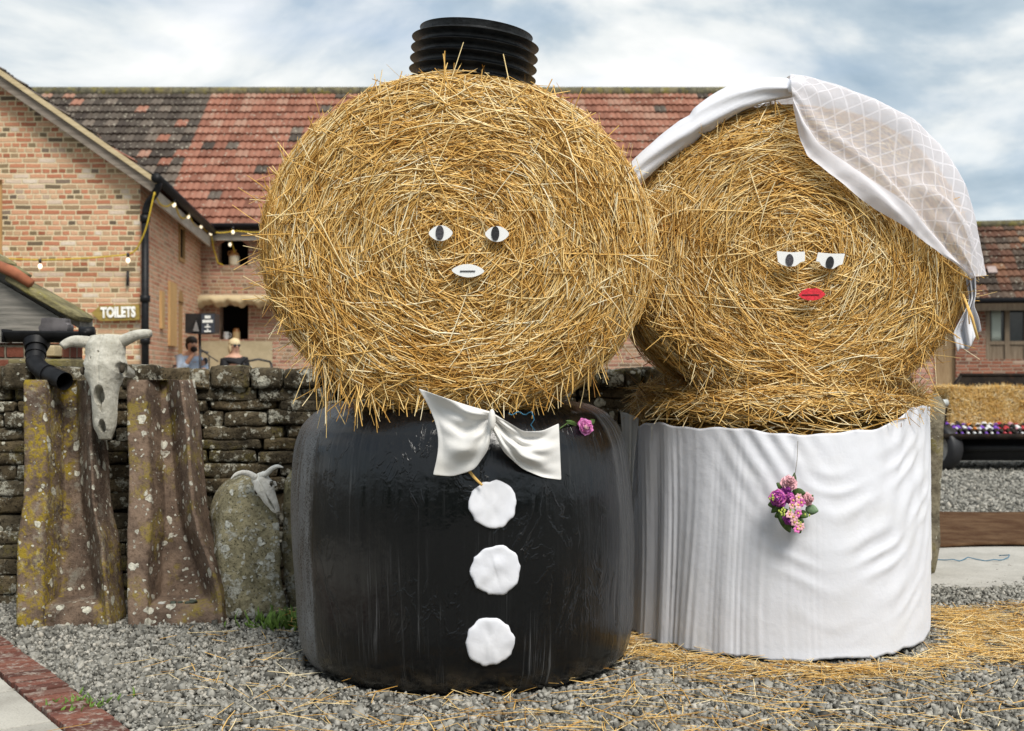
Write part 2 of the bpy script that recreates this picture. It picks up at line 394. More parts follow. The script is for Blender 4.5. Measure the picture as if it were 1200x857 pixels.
class Bale:
    """round bale, local axis +z is the front face"""
    def __init__(s, R, sy, L, rc, dome=.03):
        s.R, s.sy, s.L, s.rc, s.dome = R, sy, L/2, rc, dome
    def prof(s, q):
        """q in [0,3): 0-1 front face, 1-2 rounded rim, 2-3 side"""
        q = np.asarray(q, float); R, rc, L = s.R, s.rc, s.L
        f = np.clip(q, 0, 1); r0 = f*(R-rc); z0 = L+s.dome*(1-f**2)
        a = np.clip(q-1, 0, 1)*math.pi/2
        r = np.where(q < 1, r0, R-rc+rc*np.sin(a)); z = np.where(q < 1, z0, L-rc+rc*np.cos(a))
        z = np.where(q > 2, L-rc-(q-2)*(2*L-2*rc), z)
        nr = np.where(q < 1, .06*f, np.sin(a)); nz = np.where(q < 1, 1.0, np.cos(a))
        return r, z, nr, nz
    def pt(s, q, th):
        r, z, nr, nz = s.prof(q); c, sn = np.cos(th), np.sin(th)
        P = np.stack([r*c, r*sn*s.sy, z], -1)
        N = np.stack([nr*c, nr*sn, nz], -1); N /= np.linalg.norm(N, axis=-1)[..., None]
        T = np.stack([-sn, c*s.sy, 0*c], -1); T /= np.linalg.norm(T, axis=-1)[..., None]
        return P, N, T, np.stack([c, sn*s.sy, 0*c], -1), r
    def core(s, seed):
        qs = np.concatenate([np.linspace(.02, 1, 14), np.linspace(1.12, 2, 8), np.linspace(2.1, 3, 10)])
        th = np.linspace(0, 2*math.pi, 96, endpoint=False)
        Q, TH = np.meshgrid(qs, th, indexing='ij')
        P, N, _, _, _ = s.pt(Q, TH)
        P = P+N*(fbm(P, 5, seed)*.03-.02)[..., None]
        back = P[:8][::-1].copy(); back[..., 2] = -back[..., 2]-.0; back = P[:22][::-1].copy(); back[..., 2] *= -1
        P = np.concatenate([P[:-1], back], 0)
        m, n = P.shape[:2]; V = P.reshape(-1, 3); fs = []
        for i in range(m-1):
            for k in range(n): fs.append((i*n+k, (i+1)*n+k, (i+1)*n+(k+1) % n, i*n+(k+1) % n))
        ff = np.array(fs).ravel(); cn = np.full(len(fs), 4)
        ff = np.concatenate([ff, np.arange(n), (m-1)*n+np.arange(n)[::-1]]); cn = np.concatenate([cn, [n, n]])
        return V, ff, cn, 0
    def stalks(s, n, q0, q1, Lr=(.10, .34), W=(.0019, .0036), spread=.5, lift=.035, chaos=.10, clusters=500, th0=0, th1=2*math.pi, tilt=.10, mer=0.0, area=True, Wf=1):
        def sq(m):
            q = rng.uniform(q0, q1, m)
            if area and q0 < 1: q = np.where(q < 1, np.sqrt(rng.uniform(q0**2, 1, m)) if q1 <= 1 else np.sqrt(np.clip(q, 0, 1)), q)
            return q
        cq = sq(clusters); ct = rng.uniform(th0, th1, clusters); ca = rng.normal(0, spread*.75, clusters); cl = rng.uniform(0, lift, clusters)
        k = rng.integers(0, clusters, n); free = rng.random(n) < .35
        q = np.where(free, sq(n), cq[k]+rng.normal(0, .045, n)); q = np.clip(q, max(q0-.05, .01), q1)
        rr = np.maximum(s.prof(q)[0], .05)
        th = np.where(free, rng.uniform(th0, th1, n), ct[k]+rng.normal(0, .05, n)/rr)
        P, N, T, RD, r = s.pt(q, th)
        Mr = np.cross(N, T)
        wild = rng.random(n) < chaos
        inner = np.clip(1-r/(s.R*.45), 0, 1)
        a = np.where(free, rng.normal(0, spread, n), ca[k]+rng.normal(0, spread*.35, n))*(1+inner*1.2)+mer
        a = np.where(wild, rng.uniform(-1.57, 1.57, n), a)
        D = T*np.cos(a)[:, None]+Mr*np.sin(a)[:, None]+N*rng.normal(0, tilt, n)[:, None]
        L = rng.uniform(Lr[0], Lr[1], n)*np.where(wild, 1.15, 1)
        h = np.where(free, rng.uniform(-.01, lift, n), cl[k]+rng.uniform(-.012, .012, n))
        P = P+N*(h+.020*fbm(P, 4.5, 77, 3))[:, None]
        C = -RD*(np.cos(a)**2/(2*np.maximum(r, .15)))[:, None]*np.where(q < 1, .75, 1.0)[:, None]+N*rng.normal(0, .16, n)[:, None]+Mr*rng.normal(0, .85, n)[:, None]
        Wd = rng.uniform(W[0], W[1], n)*Wf
        return tubes3(P, D, N, C, L, Wd)+(1,)
    def tufts(s, n, q0, q1, th0, th1, Lr, dirf, W=(.0016, .003)):
        q = rng.uniform(q0, q1, n); th = rng.uniform(th0, th1, n)
        P, N, T, RD, r = s.pt(q, th); D = dirf(P, N, T, n); D /= np.linalg.norm(D, axis=1)[:, None]
        L = rng.uniform(*Lr, n); P = P+D*(L*.35)[:, None]
        return tubes3(P, D, N+.3, rng.normal(0, .6, (n, 3)), L, rng.uniform(*W, n))+(1,)
def place(parts, M):
    V, ff, cn, mi = join(parts); M = np.array(M)
    return V@M[:3, :3].T+M[:3, 3], ff, cn, mi
def frame_face(c, yaw=0, roll=0):
    """local x->world x, y->world z, z->world -y, then yawed about z"""
    M = rotz(yaw)@FRONT@rotz(roll); M[:3, 3] = c; return M

PI = math.pi
# ================= groom =================
GD = 5.30; GX = gx(544, GD)
# body : bale on end in black wrap
def wrapped_profile():
    return [(0.0, .0), (.35, .0), (.60, .002), (.675, .010), (.718, .045), (.740, .11), (.753, .20), (.755, .34), (.765, .50), (.766, .64), (.761, .77), (.750, .88), (.735, .96), (.706, 1.03), (.655, 1.088), (.57, 1.128), (.40, 1.14), (.2, 1.14), (0.0, 1.14)]
wp = wrapped_profile(); tt = np.linspace(0, len(wp)-1, 90); wr = np.interp(tt, range(len(wp)), [a for a, b in wp]); wz = np.interp(tt, range(len(wp)), [b for a, b in wp])
wr = wr*.982
for _ in range(2):
    wr[1:-1] = (wr[:-2]+2*wr[1:-1]+wr[2:])/4; wz[1:-1] = (wz[:-2]+2*wz[1:-1]+wz[2:])/4
wr = np.maximum(wr, .001)
def wrap_R(z):
    i = np.argsort(wz); return np.interp(z, wz[5:-5], wr[5:-5])
def wrap_pt(th, z, off=0):
    """th measured from the front (-y)"""
    r = wrap_R(z)+off; return np.array([GX+r*math.sin(th)-.02*(z-.5), GD-r*math.cos(th), z])
NA = 180; A = np.linspace(0, 2*PI, NA, endpoint=False)
AA, RRi = np.meshgrid(A, np.arange(90), indexing='ij')
Rr, Zz = wr[RRi], wz[RRi]
Pw = np.stack([Rr*np.cos(AA), Rr*np.sin(AA), Zz], -1)
side = np.clip(Rr/.7, 0, 1)**6
dent = fbm(Pw*np.array([1, 1, .35]), 2.6, 3)*.016+fbm(Pw*np.array([1, 1, .16]), 12, 5, 3)*.004
low = np.clip((.20-Zz)/.2, 0, 1)*np.clip(Rr/.5, 0, 1)
dent = dent+low*fbm(Pw*np.array([1, 1, 2.5]), 6, 9)*.022
dent = dent+np.clip((Zz-1.0)/.1, 0, 1)*fbm(Pw, 5, 31)*.012
Pw[..., 0] += np.cos(AA)*dent*side-.02*(Zz-.5)*np.clip(Zz*4, 0, 1); Pw[..., 1] += np.sin(AA)*dent*side
Pw[..., 2] += low*0
Pw += np.array([GX, GD, .0])
def m_wrap():
    t = NT('black_bale_wrap'); p = t.coord(); sp = t.n('SeparateXYZ', {0: p})
    z = sp.outputs[2]
    ang = t.math('ARCTAN2', sp.outputs[0], t.math('MULTIPLY', sp.outputs[1], -1.0))
    uv = t.n('CombineXYZ', {0: ang, 1: z, 2: 0.0}).outputs[0]
    s1 = t.noise(t.mapping(uv, (14, .55, 1)), 2.2, 7, .72, .8)
    s2 = t.noise(t.mapping(uv, (46, .9, 1)), 1.6, 6, .72, .4)
    bigm = t.noise(t.mapping(uv, (2.2, 1.1, 1)), 1.6, 3)
    gr = t.noise(p, 120, 4, .7)
    streak = t.math('MULTIPLY', t.step(s1, .50, .68), t.step(s2, .42, .66))
    streak = t.math('MULTIPLY', streak, t.step(bigm, .42, .62))
    lowz = t.math('SUBTRACT', 1.0, t.step(z, .05, .75))
    streak = t.math('MULTIPLY', streak, t.math('ADD', .35, t.math('MULTIPLY', lowz, .8)))
    # unglazed dusty overlap at one side
    eg = t.math('ADD', ang, t.math('MULTIPLY', t.math('SUBTRACT', t.noise(t.mapping(uv, (1, 3.0, 1)), 2, 4), .5), .10))
    side = t.math('SUBTRACT', 1.0, t.step(eg, -.98, -.90))
    sd = t.math('MULTIPLY', side, t.math('ADD', .35, t.math('MULTIPLY', t.step(t.noise(t.mapping(uv, (22, 1.8, 1)), 1.6, 5, .7), .35, .65), .65)))
    dust = t.math('MULTIPLY', sd, t.step(gr, .25, .62))
    side2 = t.math('MULTIPLY', t.step(eg, 1.06, 1.12), .35)
    tot = t.math('MAXIMUM', t.math('MULTIPLY', streak, .5), t.math('MAXIMUM', dust, t.math('MULTIPLY', side2, t.step(s2, .3, .7))), clamp=True)
    mud = t.math('MULTIPLY', t.math('SUBTRACT', 1.0, t.step(z, .0, .16)), t.step(t.noise(p, 9, 5, .7), .42, .66))
    c = t.mix(tot, (.0035, .004, .0048), (.20, .205, .21))
    c = t.mix(t.math('MULTIPLY', mud, .5), c, (.085, .065, .042))
    ro = t.math('ADD', .09, t.math('MULTIPLY', t.math('MAXIMUM', t.math('MULTIPLY', tot, 1.2), mud), .48))
    ro = t.math('ADD', ro, t.math('MULTIPLY', t.step(t.noise(t.mapping(uv, (7, 2, 1)), 2.2, 5), .45, .7), .10))
    cr1 = t.math('ABSOLUTE', t.math('SUBTRACT', t.noise(t.mapping(uv, (3.2, 2.0, 1)), 1.8, 5, .6, 1.2), .5)); crease = t.math('SUBTRACT', 1.0, t.step(cr1, .0, .035))
    crease = t.math('MULTIPLY', crease, t.step(t.noise(t.mapping(uv, (2, 2, 1), loc=(4, 1, 2)), 1.5, 3), .46, .62))
    hh = t.math('ADD', t.math('ADD', t.math('MULTIPLY', s1, .5), t.math('MULTIPLY', crease, .45)), t.math('MULTIPLY', t.noise(p, 6, 4), 1.1))
    return t.done(t.bsdf(c, ro, .45, normal=t.bump(hh, .008, .5)))
groom_body = MB().grid(Pw, closed_u=True).build('wrapped_bale', m_wrap(), loc=(GX, GD, 0))
tag(groom_body, 'bale on its end in glossy black wrap with white cloth buttons down its front', 'wrapped bale')
# buttons
def button(px_, py_, r, seed):
    th = 0; rs = random.Random(seed)
    D = GD-.755; X = gx(px_, D); Z = gz(py_, D)
    n = 44; ph = [rs.uniform(0, 6.28) for _ in range(4)]
    mb = MB(); rings = [0.02, .14, .28, .42, .56, .70, .84, .94, 1.0, .97]; P = np.zeros((n, len(rings), 3))
    for i in range(n):
        a = 2*PI*i/n
        poly = 1/max(.86, math.cos(((a*10/(2*PI)+ph[0]) % 1-.5)*2*PI/10))*.965 if True else 1
        rad = r*poly*(1+.026*math.sin(3*a+ph[1])+.014*math.sin(7*a+ph[2])+.010*math.sin(13*a+ph[3])+rs.uniform(-.012, .012))
        for j, f in enumerate(rings):
            x = X+rad*f*math.cos(a); z = Z+rad*f*math.sin(a)
            dx = x-(GX-.02*(z-.5)); rr = wrap_R(z)
            y = GD-math.sqrt(max(rr**2-dx**2, .01))-.012
            puff = .002*math.sin(5*a+ph[2])*f+.003*math.sin(11*a+ph[0])*max(0, f-.5)*2
            y -= [.004, .004, .004, .004, .0045, .005, .0055, .005, .001, -.005][j]+puff*.2*f**3+.005*vnoise(np.array([x*24, z*24, seed]))+.0035*vnoise(np.array([x*70, z*22, seed]))
            P[i, j] = (x, y, z)
    mb.grid(P, closed_u=True); mb.Fc.append([i*len(rings) for i in range(n)][::-1]); mb.mi.append(0)
    mb.build('button', M_LILY, groom_body)
button(577.5, 591.5, .093, 1); button(581, 669, .097, 5); button(574, 753.5, .095, 9)

# head : straw bale lying on its side, its round end to the front
HF = 4.70; GH = Bale(.765, .885, 1.2, .13, .035)
hc = np.array([gx(536, HF+.03), HF+.6, gz(287, HF+.03)])
def fr(P, N, T, n): return N*.55+T*rng.normal(0, 1.1, n)[:, None]+rng.normal(0, .35, (n, 3))
def down(P, N, T, n): return np.array([0, -1, .25])+rng.normal(0, .33, (n, 3))
def cull(part, bad):
    """drop whole stalks where bad(points) is true for any of their points"""
    v, f, c, m = part; V = np.asarray(v).reshape(-1, 12, 3); k = ~bad(V).any(1)
    n = int(k.sum()); fs = np.asarray(f).reshape(-1, 36)[:1]-0
    F0 = fs.reshape(1, -1); return V[k].reshape(-1, 3), (F0+(np.arange(n)*12)[:, None]).ravel(), np.full(n*9, 4), m
def facemix(B, k=1.0):
    return [B.stalks(int(12500*k), .0, 1.0, (.07, .24), lift=.018, spread=.34, clusters=800, W=(.0016, .0031)),
            B.stalks(int(12500*k), .04, 1.0, (.08, .30), lift=.036, spread=.32, clusters=1100, chaos=.08, W=(.0016, .0031)),
            B.stalks(int(5500*k), .03, 1.05, (.025, .08), lift=.042, spread=.8, clusters=900, chaos=.3, tilt=.15, W=(.0012, .0026)),
            B.stalks(int(1900*k), .05, 1.0, (.14, .38), lift=.048, spread=.5, chaos=.25, clusters=600, tilt=.05),
            B.stalks(int(7500*k), .95, 2.05, (.09, .32), lift=.022, spread=.30, clusters=700, tilt=.05, chaos=.05),
            B.stalks(int(5200*k), 2.0, 3.0, (.10, .36), lift=.03, spread=.28, clusters=600, tilt=.06),
            B.tufts(int(110*k), 1.1, 1.9, 0, 2*PI, (.06, .17), fr)]
def back(B, n):
    v, f, c, m = B.stalks(n, .05, 2.0, (.12, .36), lift=.03, spread=.4); v = v.copy(); v[:, 2] *= -1; return v, f, c, m
parts = [GH.core(1)]+facemix(GH)+[back(GH, 2500),
    GH.tufts(170, 1.0, 1.8, PI*1.15, PI*1.85, (.08, .20), down), GH.tufts(60, 1.3, 1.9, PI*1.22, PI*1.36, (.12, .34), down),
    GH.tufts(110, 1.2, 2.1, PI*.85, PI*1.25, (.08, .22), fr)]
V, ff, cn, mi = place(parts, frame_face(hc, 0, R_(-2)))
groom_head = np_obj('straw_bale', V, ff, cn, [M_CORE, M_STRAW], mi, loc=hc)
tag(groom_head, 'big round straw bale with white paper eyes and mouth lying on the black wrapped bale', 'straw bale')
def almond(cx, cz, w, h, y, n=24, rot=0, pw=.8):
    P = []
    for i in range(n):
        a = 2*PI*i/n; x = math.cos(a); z = math.copysign(abs(math.sin(a))**1.0, math.sin(a))*(1-abs(x)**2.2*.35)
        X = x*w/2; Z = z*h/2; P.append((cx+X*math.cos(rot)-Z*math.sin(rot), y, cz+X*math.sin(rot)+Z*math.cos(rot)))
    return P
def cutout(name, parent, pts, y, mat, th=.004): return MB().prism([(p[0], y, p[2]) for p in pts], (0, -th, 0)).build(name, mat, parent, smooth=False)
FY = HF-.10
for (ex, ey, pxx, mk, rot) in ((516.5, 273.5, 515.5, M_MARK2, .02), (582.5, 274.5, 580.5, M_MARK, .0)):
    c = px(ex, ey, FY); e = cutout('eye', groom_head, almond(c[0], c[2], 28/F*FY, 18.5/F*FY, 0, rot=rot), FY, M_PAPER)
    q = px(pxx, ey-.5, FY)
    cutout('pupil', e, [(q[0]+.5*9.5/F*FY*math.cos(a), 0, q[2]+.5*17/F*FY*math.sin(a)) for a in np.linspace(0, 2*PI, 18, endpoint=False)], FY-.006, mk, .002)
c = px(548.5, 317.5, FY); mo = cutout('mouth', groom_head, almond(c[0], c[2], 38/F*FY, 15.5/F*FY, 0, rot=-.03), FY, M_PAPER)
MB().box(px(539, 317.2, FY-.0075), px(557, 318.4, FY-.0055)).build('lip_line', M_MARK2, mo, smooth=False)

# hat
hb = MB(); prof = []; r0 = .232
HB = .46
prof.append((r0-.012, 0)); 
for k in range(5):
    z = .0+k*.0445
    prof += [(r0, z+.001), (r0+.007, z+.010), (r0+.030, z+.0165), (r0+.0355, z+.0195), (r0+.030, z+.0225), (r0+.007, z+.028), (r0, z+.036)]
prof += [(r0+.002, .226), (r0+.004, .236), (r0+.006, .240), (r0-.004, .240), (r0-.012, .226), (r0-.014, .0)]
hD = 5.02; hatc = px(552, 106.5, hD)
Mh = roty(R_(5.5))@rotx(R_(1.5)); Mh[:3, 3] = 0
hat = hb.lathe(hatc, prof, 72, Mh, cap=False).build('corrugated_pipe', M_PLASTIC, loc=hatc, angle=50)
tag(hat, 'short black ribbed plastic pipe worn as a hat on top of the taller straw bale', 'pipe')

# bow tie
def quad_patch(top, bot, nu=34, nv=22, disp=None):
    """top/bot: polylines from knot to outer edge (px), interpolated"""
    def ev(pl, t):
        pl = np.array(pl, float); d = np.r_[0, np.cumsum(np.linalg.norm(np.diff(pl, axis=0), axis=1))]; d /= d[-1]
        return np.stack([np.interp(t, d, pl[:, 0]), np.interp(t, d, pl[:, 1])], -1)
    u = np.linspace(0, 1, nu); a = ev(top, u); b = ev(bot, u)
    for _ in range(3): 
        a[1:-1] = (a[:-2]+2*a[1:-1]+a[2:])/4; b[1:-1] = (b[:-2]+2*b[1:-1]+b[2:])/4
    v = np.linspace(0, 1, nv); P = np.zeros((nu, nv, 3))
    for i in range(nu):
        for j in range(nv):
            q = a[i]*(1-v[j])+b[i]*v[j]; P[i, j] = px(q[0], q[1], disp(u[i], v[j]))
    return P
bow = thing('bow_tie', px(576, 492, 4.55), 'white knotted cloth bow tie hung below the face of the taller bale', 'bow tie')
def dispL(u, v):
    w = math.sin(PI*min(u*1.1, 1))*.9+.15
    return 4.485+.05*u-.020*w-.024*w*math.sin(9*v**.8+2.2*u)-.013*w*math.sin(17*v-6*u)-.005*w*math.sin(27*v+11*u)-.006*math.sin(31*v+9*u)*w*(1-u)+.03*v*0
PL = quad_patch([(576, 483), (545, 474), (515, 464), (490, 455)], [(577, 500), (572, 528), (556, 551), (530, 559), (507, 557)], disp=dispL)
# inward notch on outer edge
for j in range(PL.shape[1]):
    v = j/(PL.shape[1]-1)
    for i in range(PL.shape[0]):
        u = i/(PL.shape[0]-1); PL[i, j, 0] += .045*math.sin(PI*v)*u**3; 
MB().grid(PL).build('wing', M_CLOTH, bow, solid=.003, sub=1)
def dispR(u, v):
    w = math.sin(PI*min(u*1.05, 1))*.9+.15
    return 4.49+.19*u**1.6-.020*w-.023*w*math.sin(8*v+3.5*u+1)-.013*w*math.sin(18*v-7*u)-.005*w*math.sin(29*v+10*u)-.005*math.sin(33*v+8*u)*w*(1-u)
PR = quad_patch([(576, 483), (592, 493), (614, 506), (636, 505), (655, 496)], [(577, 503), (590, 530), (612, 550), (636, 560), (658, 563)], disp=dispR)
MB().grid(PR).build('wing', M_CLOTH, bow, solid=.003, sub=1)
kn = px(576.5, 492, 4.45)
MB().ellipsoid(kn, (.014, .018, .040), 16, 12).build('knot', M_CLOTH, bow)
# stalk below the bow, twine
tag(MB().tube([px(549, 551, 4.54), px(556, 560, 4.535), px(565, 569, 4.53)], [.006, .006, .005], 7).build('straw_stalk', M_STRAW, loc=px(556, 560, 4.6)), 'single thick straw stalk poking out under the white bow tie', 'straw')
M_BLUE = flat('blue_twine', (.04, .15, .24), .6)
tw = [px(596+i*3.4, 484.5+2*math.sin(i*1.4), 4.57-.01*math.sin(i)) for i in range(9)]
tag(MB().tube(tw+[px(626, 492, 4.57), px(622, 498, 4.575), px(627, 505, 4.58)], .0022, 6).build('baling_twine', M_BLUE, loc=tw[0]), 'frayed blue baling twine beside the white bow tie', 'twine')

# flowers
def petal_rose(mb, c, r, f, n=22, seed=0, mi=(0, 1)):
    """c centre, f unit facing direction; layered cupped petals"""
    rs = np.random.default_rng(seed); f = np.array(f, float); f /= np.linalg.norm(f)
    a = np.cross(f, (0, 0, 1.)); a /= np.linalg.norm(a); b = np.cross(a, f)
    for i in range(n):
        t = i/n; ang = i*2.4+rs.uniform(-.2, .2); rad = r*(.12+.80*t); h = r*(.55-.75*t**1.5)
        w = r*(.30+.42*t); P = np.zeros((6, 5, 3)); 
        for j in range(6):
            for k in range(5):
                uu = (j/5-.5)*2; vv = k/4
                wid = w*math.sin(PI*(.12+.80*vv))*uu
                rr = rad*(.35+.65*vv*(1+.25*t)); hh = h+r*.55*vv*(1-.9*t)-.12*r*uu*uu*(0.5)+r*.05*math.sin(5*uu+i)
                d = math.cos(ang)*a+math.sin(ang)*b; e = -math.sin(ang)*a+math.cos(ang)*b
                curl = -(uu*uu)*w*.35*(1-t*.5)
                P[j, k] = np.array(c)+d*(rr+curl)+e*wid+f*hh
        mb.grid(P, mi=mi[i % len(mi)])
def leaf_mb(mb, base, tip, wid, nrm, bend=.2, mi=0):
    base, tip, nrm = (np.array(v, float) for v in (base, tip, nrm)); d = tip-base; L = np.linalg.norm(d); sd = np.cross(d/L, nrm); sd /= np.linalg.norm(sd)
    P = np.zeros((9, 5, 3))
    for i in range(9):
        u = i/8; w = wid*math.sin(PI*min(u*.93+.04, 1))**.8*(1-.25*u)
        for j in range(5):
            s = (j-2)/2; P[i, j] = base+d*u+sd*s*w+nrm*(bend*L*math.sin(PI*u)-.35*w*abs(s)**1.5)
    mb.grid(P, mi=mi)
FD = 4.86; fc = px(685.5, 500, FD); nf = np.array([.45, -1, .25])
fl = thing('buttonhole_flower', fc, 'single pink silk flower pinned on the black wrapped bale as a buttonhole', 'flower')
mb = MB(); petal_rose(mb, fc+np.array([0, -.02, 0]), .040, nf, 26, 3); mb.build('petals', [M_PINK, flat('rose_petal', (.66, .24, .50), .6, .2, var=.2)], fl, solid=.0012)
MB().ellipsoid(fc+np.array([.004, -.048, .0]), (.011, .008, .011)).build('flower_heart', M_BLUSH, fl)
mb = MB(); leaf_mb(mb, px(678, 500, FD), px(663, 493, FD-.06), .011, (0, -1, .2)); mb.build('leaf', M_LEAF, fl, solid=.001); mb = MB(); leaf_mb(mb, px(690, 497, FD+.01), px(697, 492, FD+.03), .014, (0, -1, .1)); mb.build('leaf', M_LEAF, fl, solid=.001)
MB().tube([px(680, 501, FD), px(665, 496, FD-.08), px(655, 503, FD-.12)], .0028, 6).build('stem', M_LEAF, fl)
# ================= bride =================
BD = 5.85; BX = gx(911, BD); BR = .665
BB = Bale(BR, 1.0, 1.16, .07, .01)
Mb = np.eye(4); Mb[:3, 3] = (BX, BD, .585)
parts = [BB.core(4), BB.stalks(2600, .3, 1.0, (.12, .34), lift=.02, spread=.8), BB.stalks(3600, .95, 2.2, (.10, .34), lift=.04, spread=.35, th0=-PI*1.1, th1=PI*.1, chaos=.14),
         BB.stalks(2600, .95, 2.2, (.10, .34), lift=.02, spread=.35, th0=0, th1=PI), BB.stalks(3800, 2.1, 3.0, (.12, .36), lift=.005, spread=.2, tilt=.02, chaos=.0), 
         BB.tufts(110, 1.0, 1.9, -PI, 0, (.06, .2), fr), BB.tufts(110, 1.2, 2.0, -PI*.35, -PI*.05, (.05, .16), fr)]
parts = [parts[0]]+[cull(p_, lambda V: (np.hypot(V[..., 0], V[..., 1]) > BR+.022) & (V[..., 2] < .43)) for p_ in parts[1:]]
V, ff, cn, mi = place(parts, Mb)
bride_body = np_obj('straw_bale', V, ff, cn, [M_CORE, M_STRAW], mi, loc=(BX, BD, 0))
tag(bride_body, 'straw bale standing on end and mostly wrapped by the white sheet', 'straw bale')
HB_ = 5.28; BH = Bale(.752, .893, 1.2, .12, .035)
bc = np.array([gx(943, HB_+.03), HB_+.6, gz(299, HB_+.03)])
parts = [BH.core(7)]+facemix(BH, .92)+[back(BH, 2300), BH.tufts(110, 1.0, 1.8, PI*1.15, PI*1.85, (.06, .16), down), BH.tufts(50, 1.2, 1.9, -PI*.3, -PI*.02, (.1, .26), fr)]
def under_veil(V):
    a = np.degrees(np.arctan2(V[..., 1]/BH.sy, V[..., 0])); r = np.hypot(V[..., 0], V[..., 1]/BH.sy)/BH.R
    return (a > -4) & (a < 96) & ((r > 1.0) | ((V[..., 2] > BH.L+.035) & (V[..., 0]*.62+V[..., 1] > .52)))
parts = [parts[0]]+[cull(p_, under_veil) for p_ in parts[1:]]
V, ff, cn, mi = place(parts, frame_face(bc, R_(-2)))
bride_head = np_obj('straw_bale', V, ff, cn, [M_CORE, M_STRAW], mi, loc=bc)
tag(bride_head, 'round straw bale with red paper lips lying under the white veil', 'straw bale')
FB = HB_-.115
for (poly, ps, mk) in (([(910, 294.5), (927, 296), (943, 295), (943, 306), (938, 307.5), (932, 312), (924, 312.8), (916, 310.5), (911.5, 307)], (925.3, 305, 4.6, 7.2, .0), M_MARK2),
                       ([(958.5, 296), (974, 297.5), (990, 297.5), (987, 310), (983, 311), (976, 315.2), (969, 315), (962, 311), (960, 307), (956, 306.5)], (972.5, 308, 4.7, 7.6, -.15), M_MARK)):
    e = cutout('eye', bride_head, [px(x, y, FB) for x, y in poly][::-1], FB, M_PAPER)
    cx_, cy_, a_, b_, ro = ps
    cutout('pupil', e, [px(cx_+a_*math.cos(t)*math.cos(ro)-b_*math.sin(t)*math.sin(ro), cy_-a_*math.cos(t)*math.sin(ro)-b_*math.sin(t)*math.cos(ro), FB-.006) for t in np.linspace(0, 2*PI, 18, endpoint=False)], FB-.006, mk, .002)
lips = cutout('mouth', bride_head, [px(x, y, FB) for x, y in [(935.5, 346), (940, 340.5), (947, 337.8), (952, 338.6), (957, 337.6), (963, 341), (967.5, 345), (962, 350), (954, 352.3), (946, 352), (939, 349.5)]][::-1], FB, M_RED)
MB().box(px(940, 345.2, FB-.0075), px(960, 345.9, FB-.0055)).build('lip_line', M_MARK, lips, smooth=False)

# dress sheet
def lerp(x, pts):
    a = np.array(pts, float); return np.interp(x, a[:, 0], a[:, 1])
def dress_pt(d, t, off=0.0):
    """d: angle from front in degrees; t: 0 top..1 hem"""
    zt = lerp(d, [(-110, .97), (-80, .985), (-62, 1.0), (-25, .985), (5, .965), (25, .995), (45, 1.075), (60, 1.085), (80, 1.075), (110, 1.06)])
    zb = lerp(d, [(-110, .02), (-60, .015), (0, .028), (40, .035), (75, .07), (110, .08)])
    zt += .006*math.sin(d*.17)+.003*math.sin(d*.5)
    zb += .005*math.sin(d*.21)+.003*math.sin(d*.55)+.004*vnoise(np.array([d*.35, 1.5, 2.5]))
    zt += .028; z = zt+(zb-zt)*t
    return z
ND, NT_ = 340, 90
P = np.zeros((ND, NT_, 3)); 
for i in range(ND):
    d = -108+216*i/(ND-1); th = R_(d)
    left = np.clip((8-d)/70, 0, 1); right = np.clip((d+30)/60, 0, 1)*np.clip((80-d)/30, 0, 1)
    for j in range(NT_):
        t = j/(NT_-1); z = dress_pt(d, t)
        # straight pleats on one half (sharper towards the hem), swags slung from the upper corner on the other
        warp = d+2.2*math.sin(t*3+d*.05)+1.6*math.sin(d*.21)
        ph = warp*PI/1.35
        pl = (.5+.5*math.sin(ph))**1.6*2-1
        h = left**.8*(.0031+.0016*math.sin(d*.23+1))*pl*(.15+.85*t**.7)*(.7+.5*math.sin(d*.71+1.7*math.sin(t*2.2)))
        h += left**1.5*.009*math.sin(warp*.42+1.3*math.sin(t*2))*(.4+.7*t)
        q = z-.62*((d-6)/52.0)**2*(.62 if d < 6 else .50)-.10*t
        sw = .5+.5*math.sin(q*52+1.6*math.sin(d*.09+1)+1.3*math.sin(q*17)+.8*math.sin(d*.23)); 
        env = right*math.exp(-((t-.42)/.36)**2)
        h += env*.0062*(.6+.5*math.sin(d*.19+q*9))*(sw**1.6*2-1)*(1-.6*np.clip((d-35)/25, 0, 1))
        q2 = (d-46)*.017-(1.05-z)*(-.55); sw2 = math.sin(q2*40+1.2*math.sin(z*7))
        h += np.clip((d-8)/30, 0, 1)*np.clip((72-d)/14, 0, 1)*.0045*sw2*np.clip(1.15-t*1.25, 0, 1)
        # creases running from the upper middle down to the bouquet
        a = (d+28)*.020+(z-.98)*1.05; h += .006*math.exp(-((d+16)/15)**2)*np.clip(1-t*2.4, 0, 1)*math.sin(a*44)
        h += .010*math.sin(d*.06+1)*t*t
        bul = .030*math.exp(-((d-8)/26)**2)*math.sin(PI*min(t*1.05, 1))
        r = BR+.040+h+bul+.012*t
        P[i, j] = (BX+r*math.sin(th), BD-r*math.cos(th), z)
nz = fbm(P*np.array([1, 1, .6]), 6, 41, 3)*.0045
P[..., 1] -= nz
dress = thing('white_dress', (BX, BD-.7, 0), 'pleated white sheet wrapped as a dress round the standing straw bale', 'dress')
MB().grid(P).build('sheet', M_LILY, dress, solid=.002)
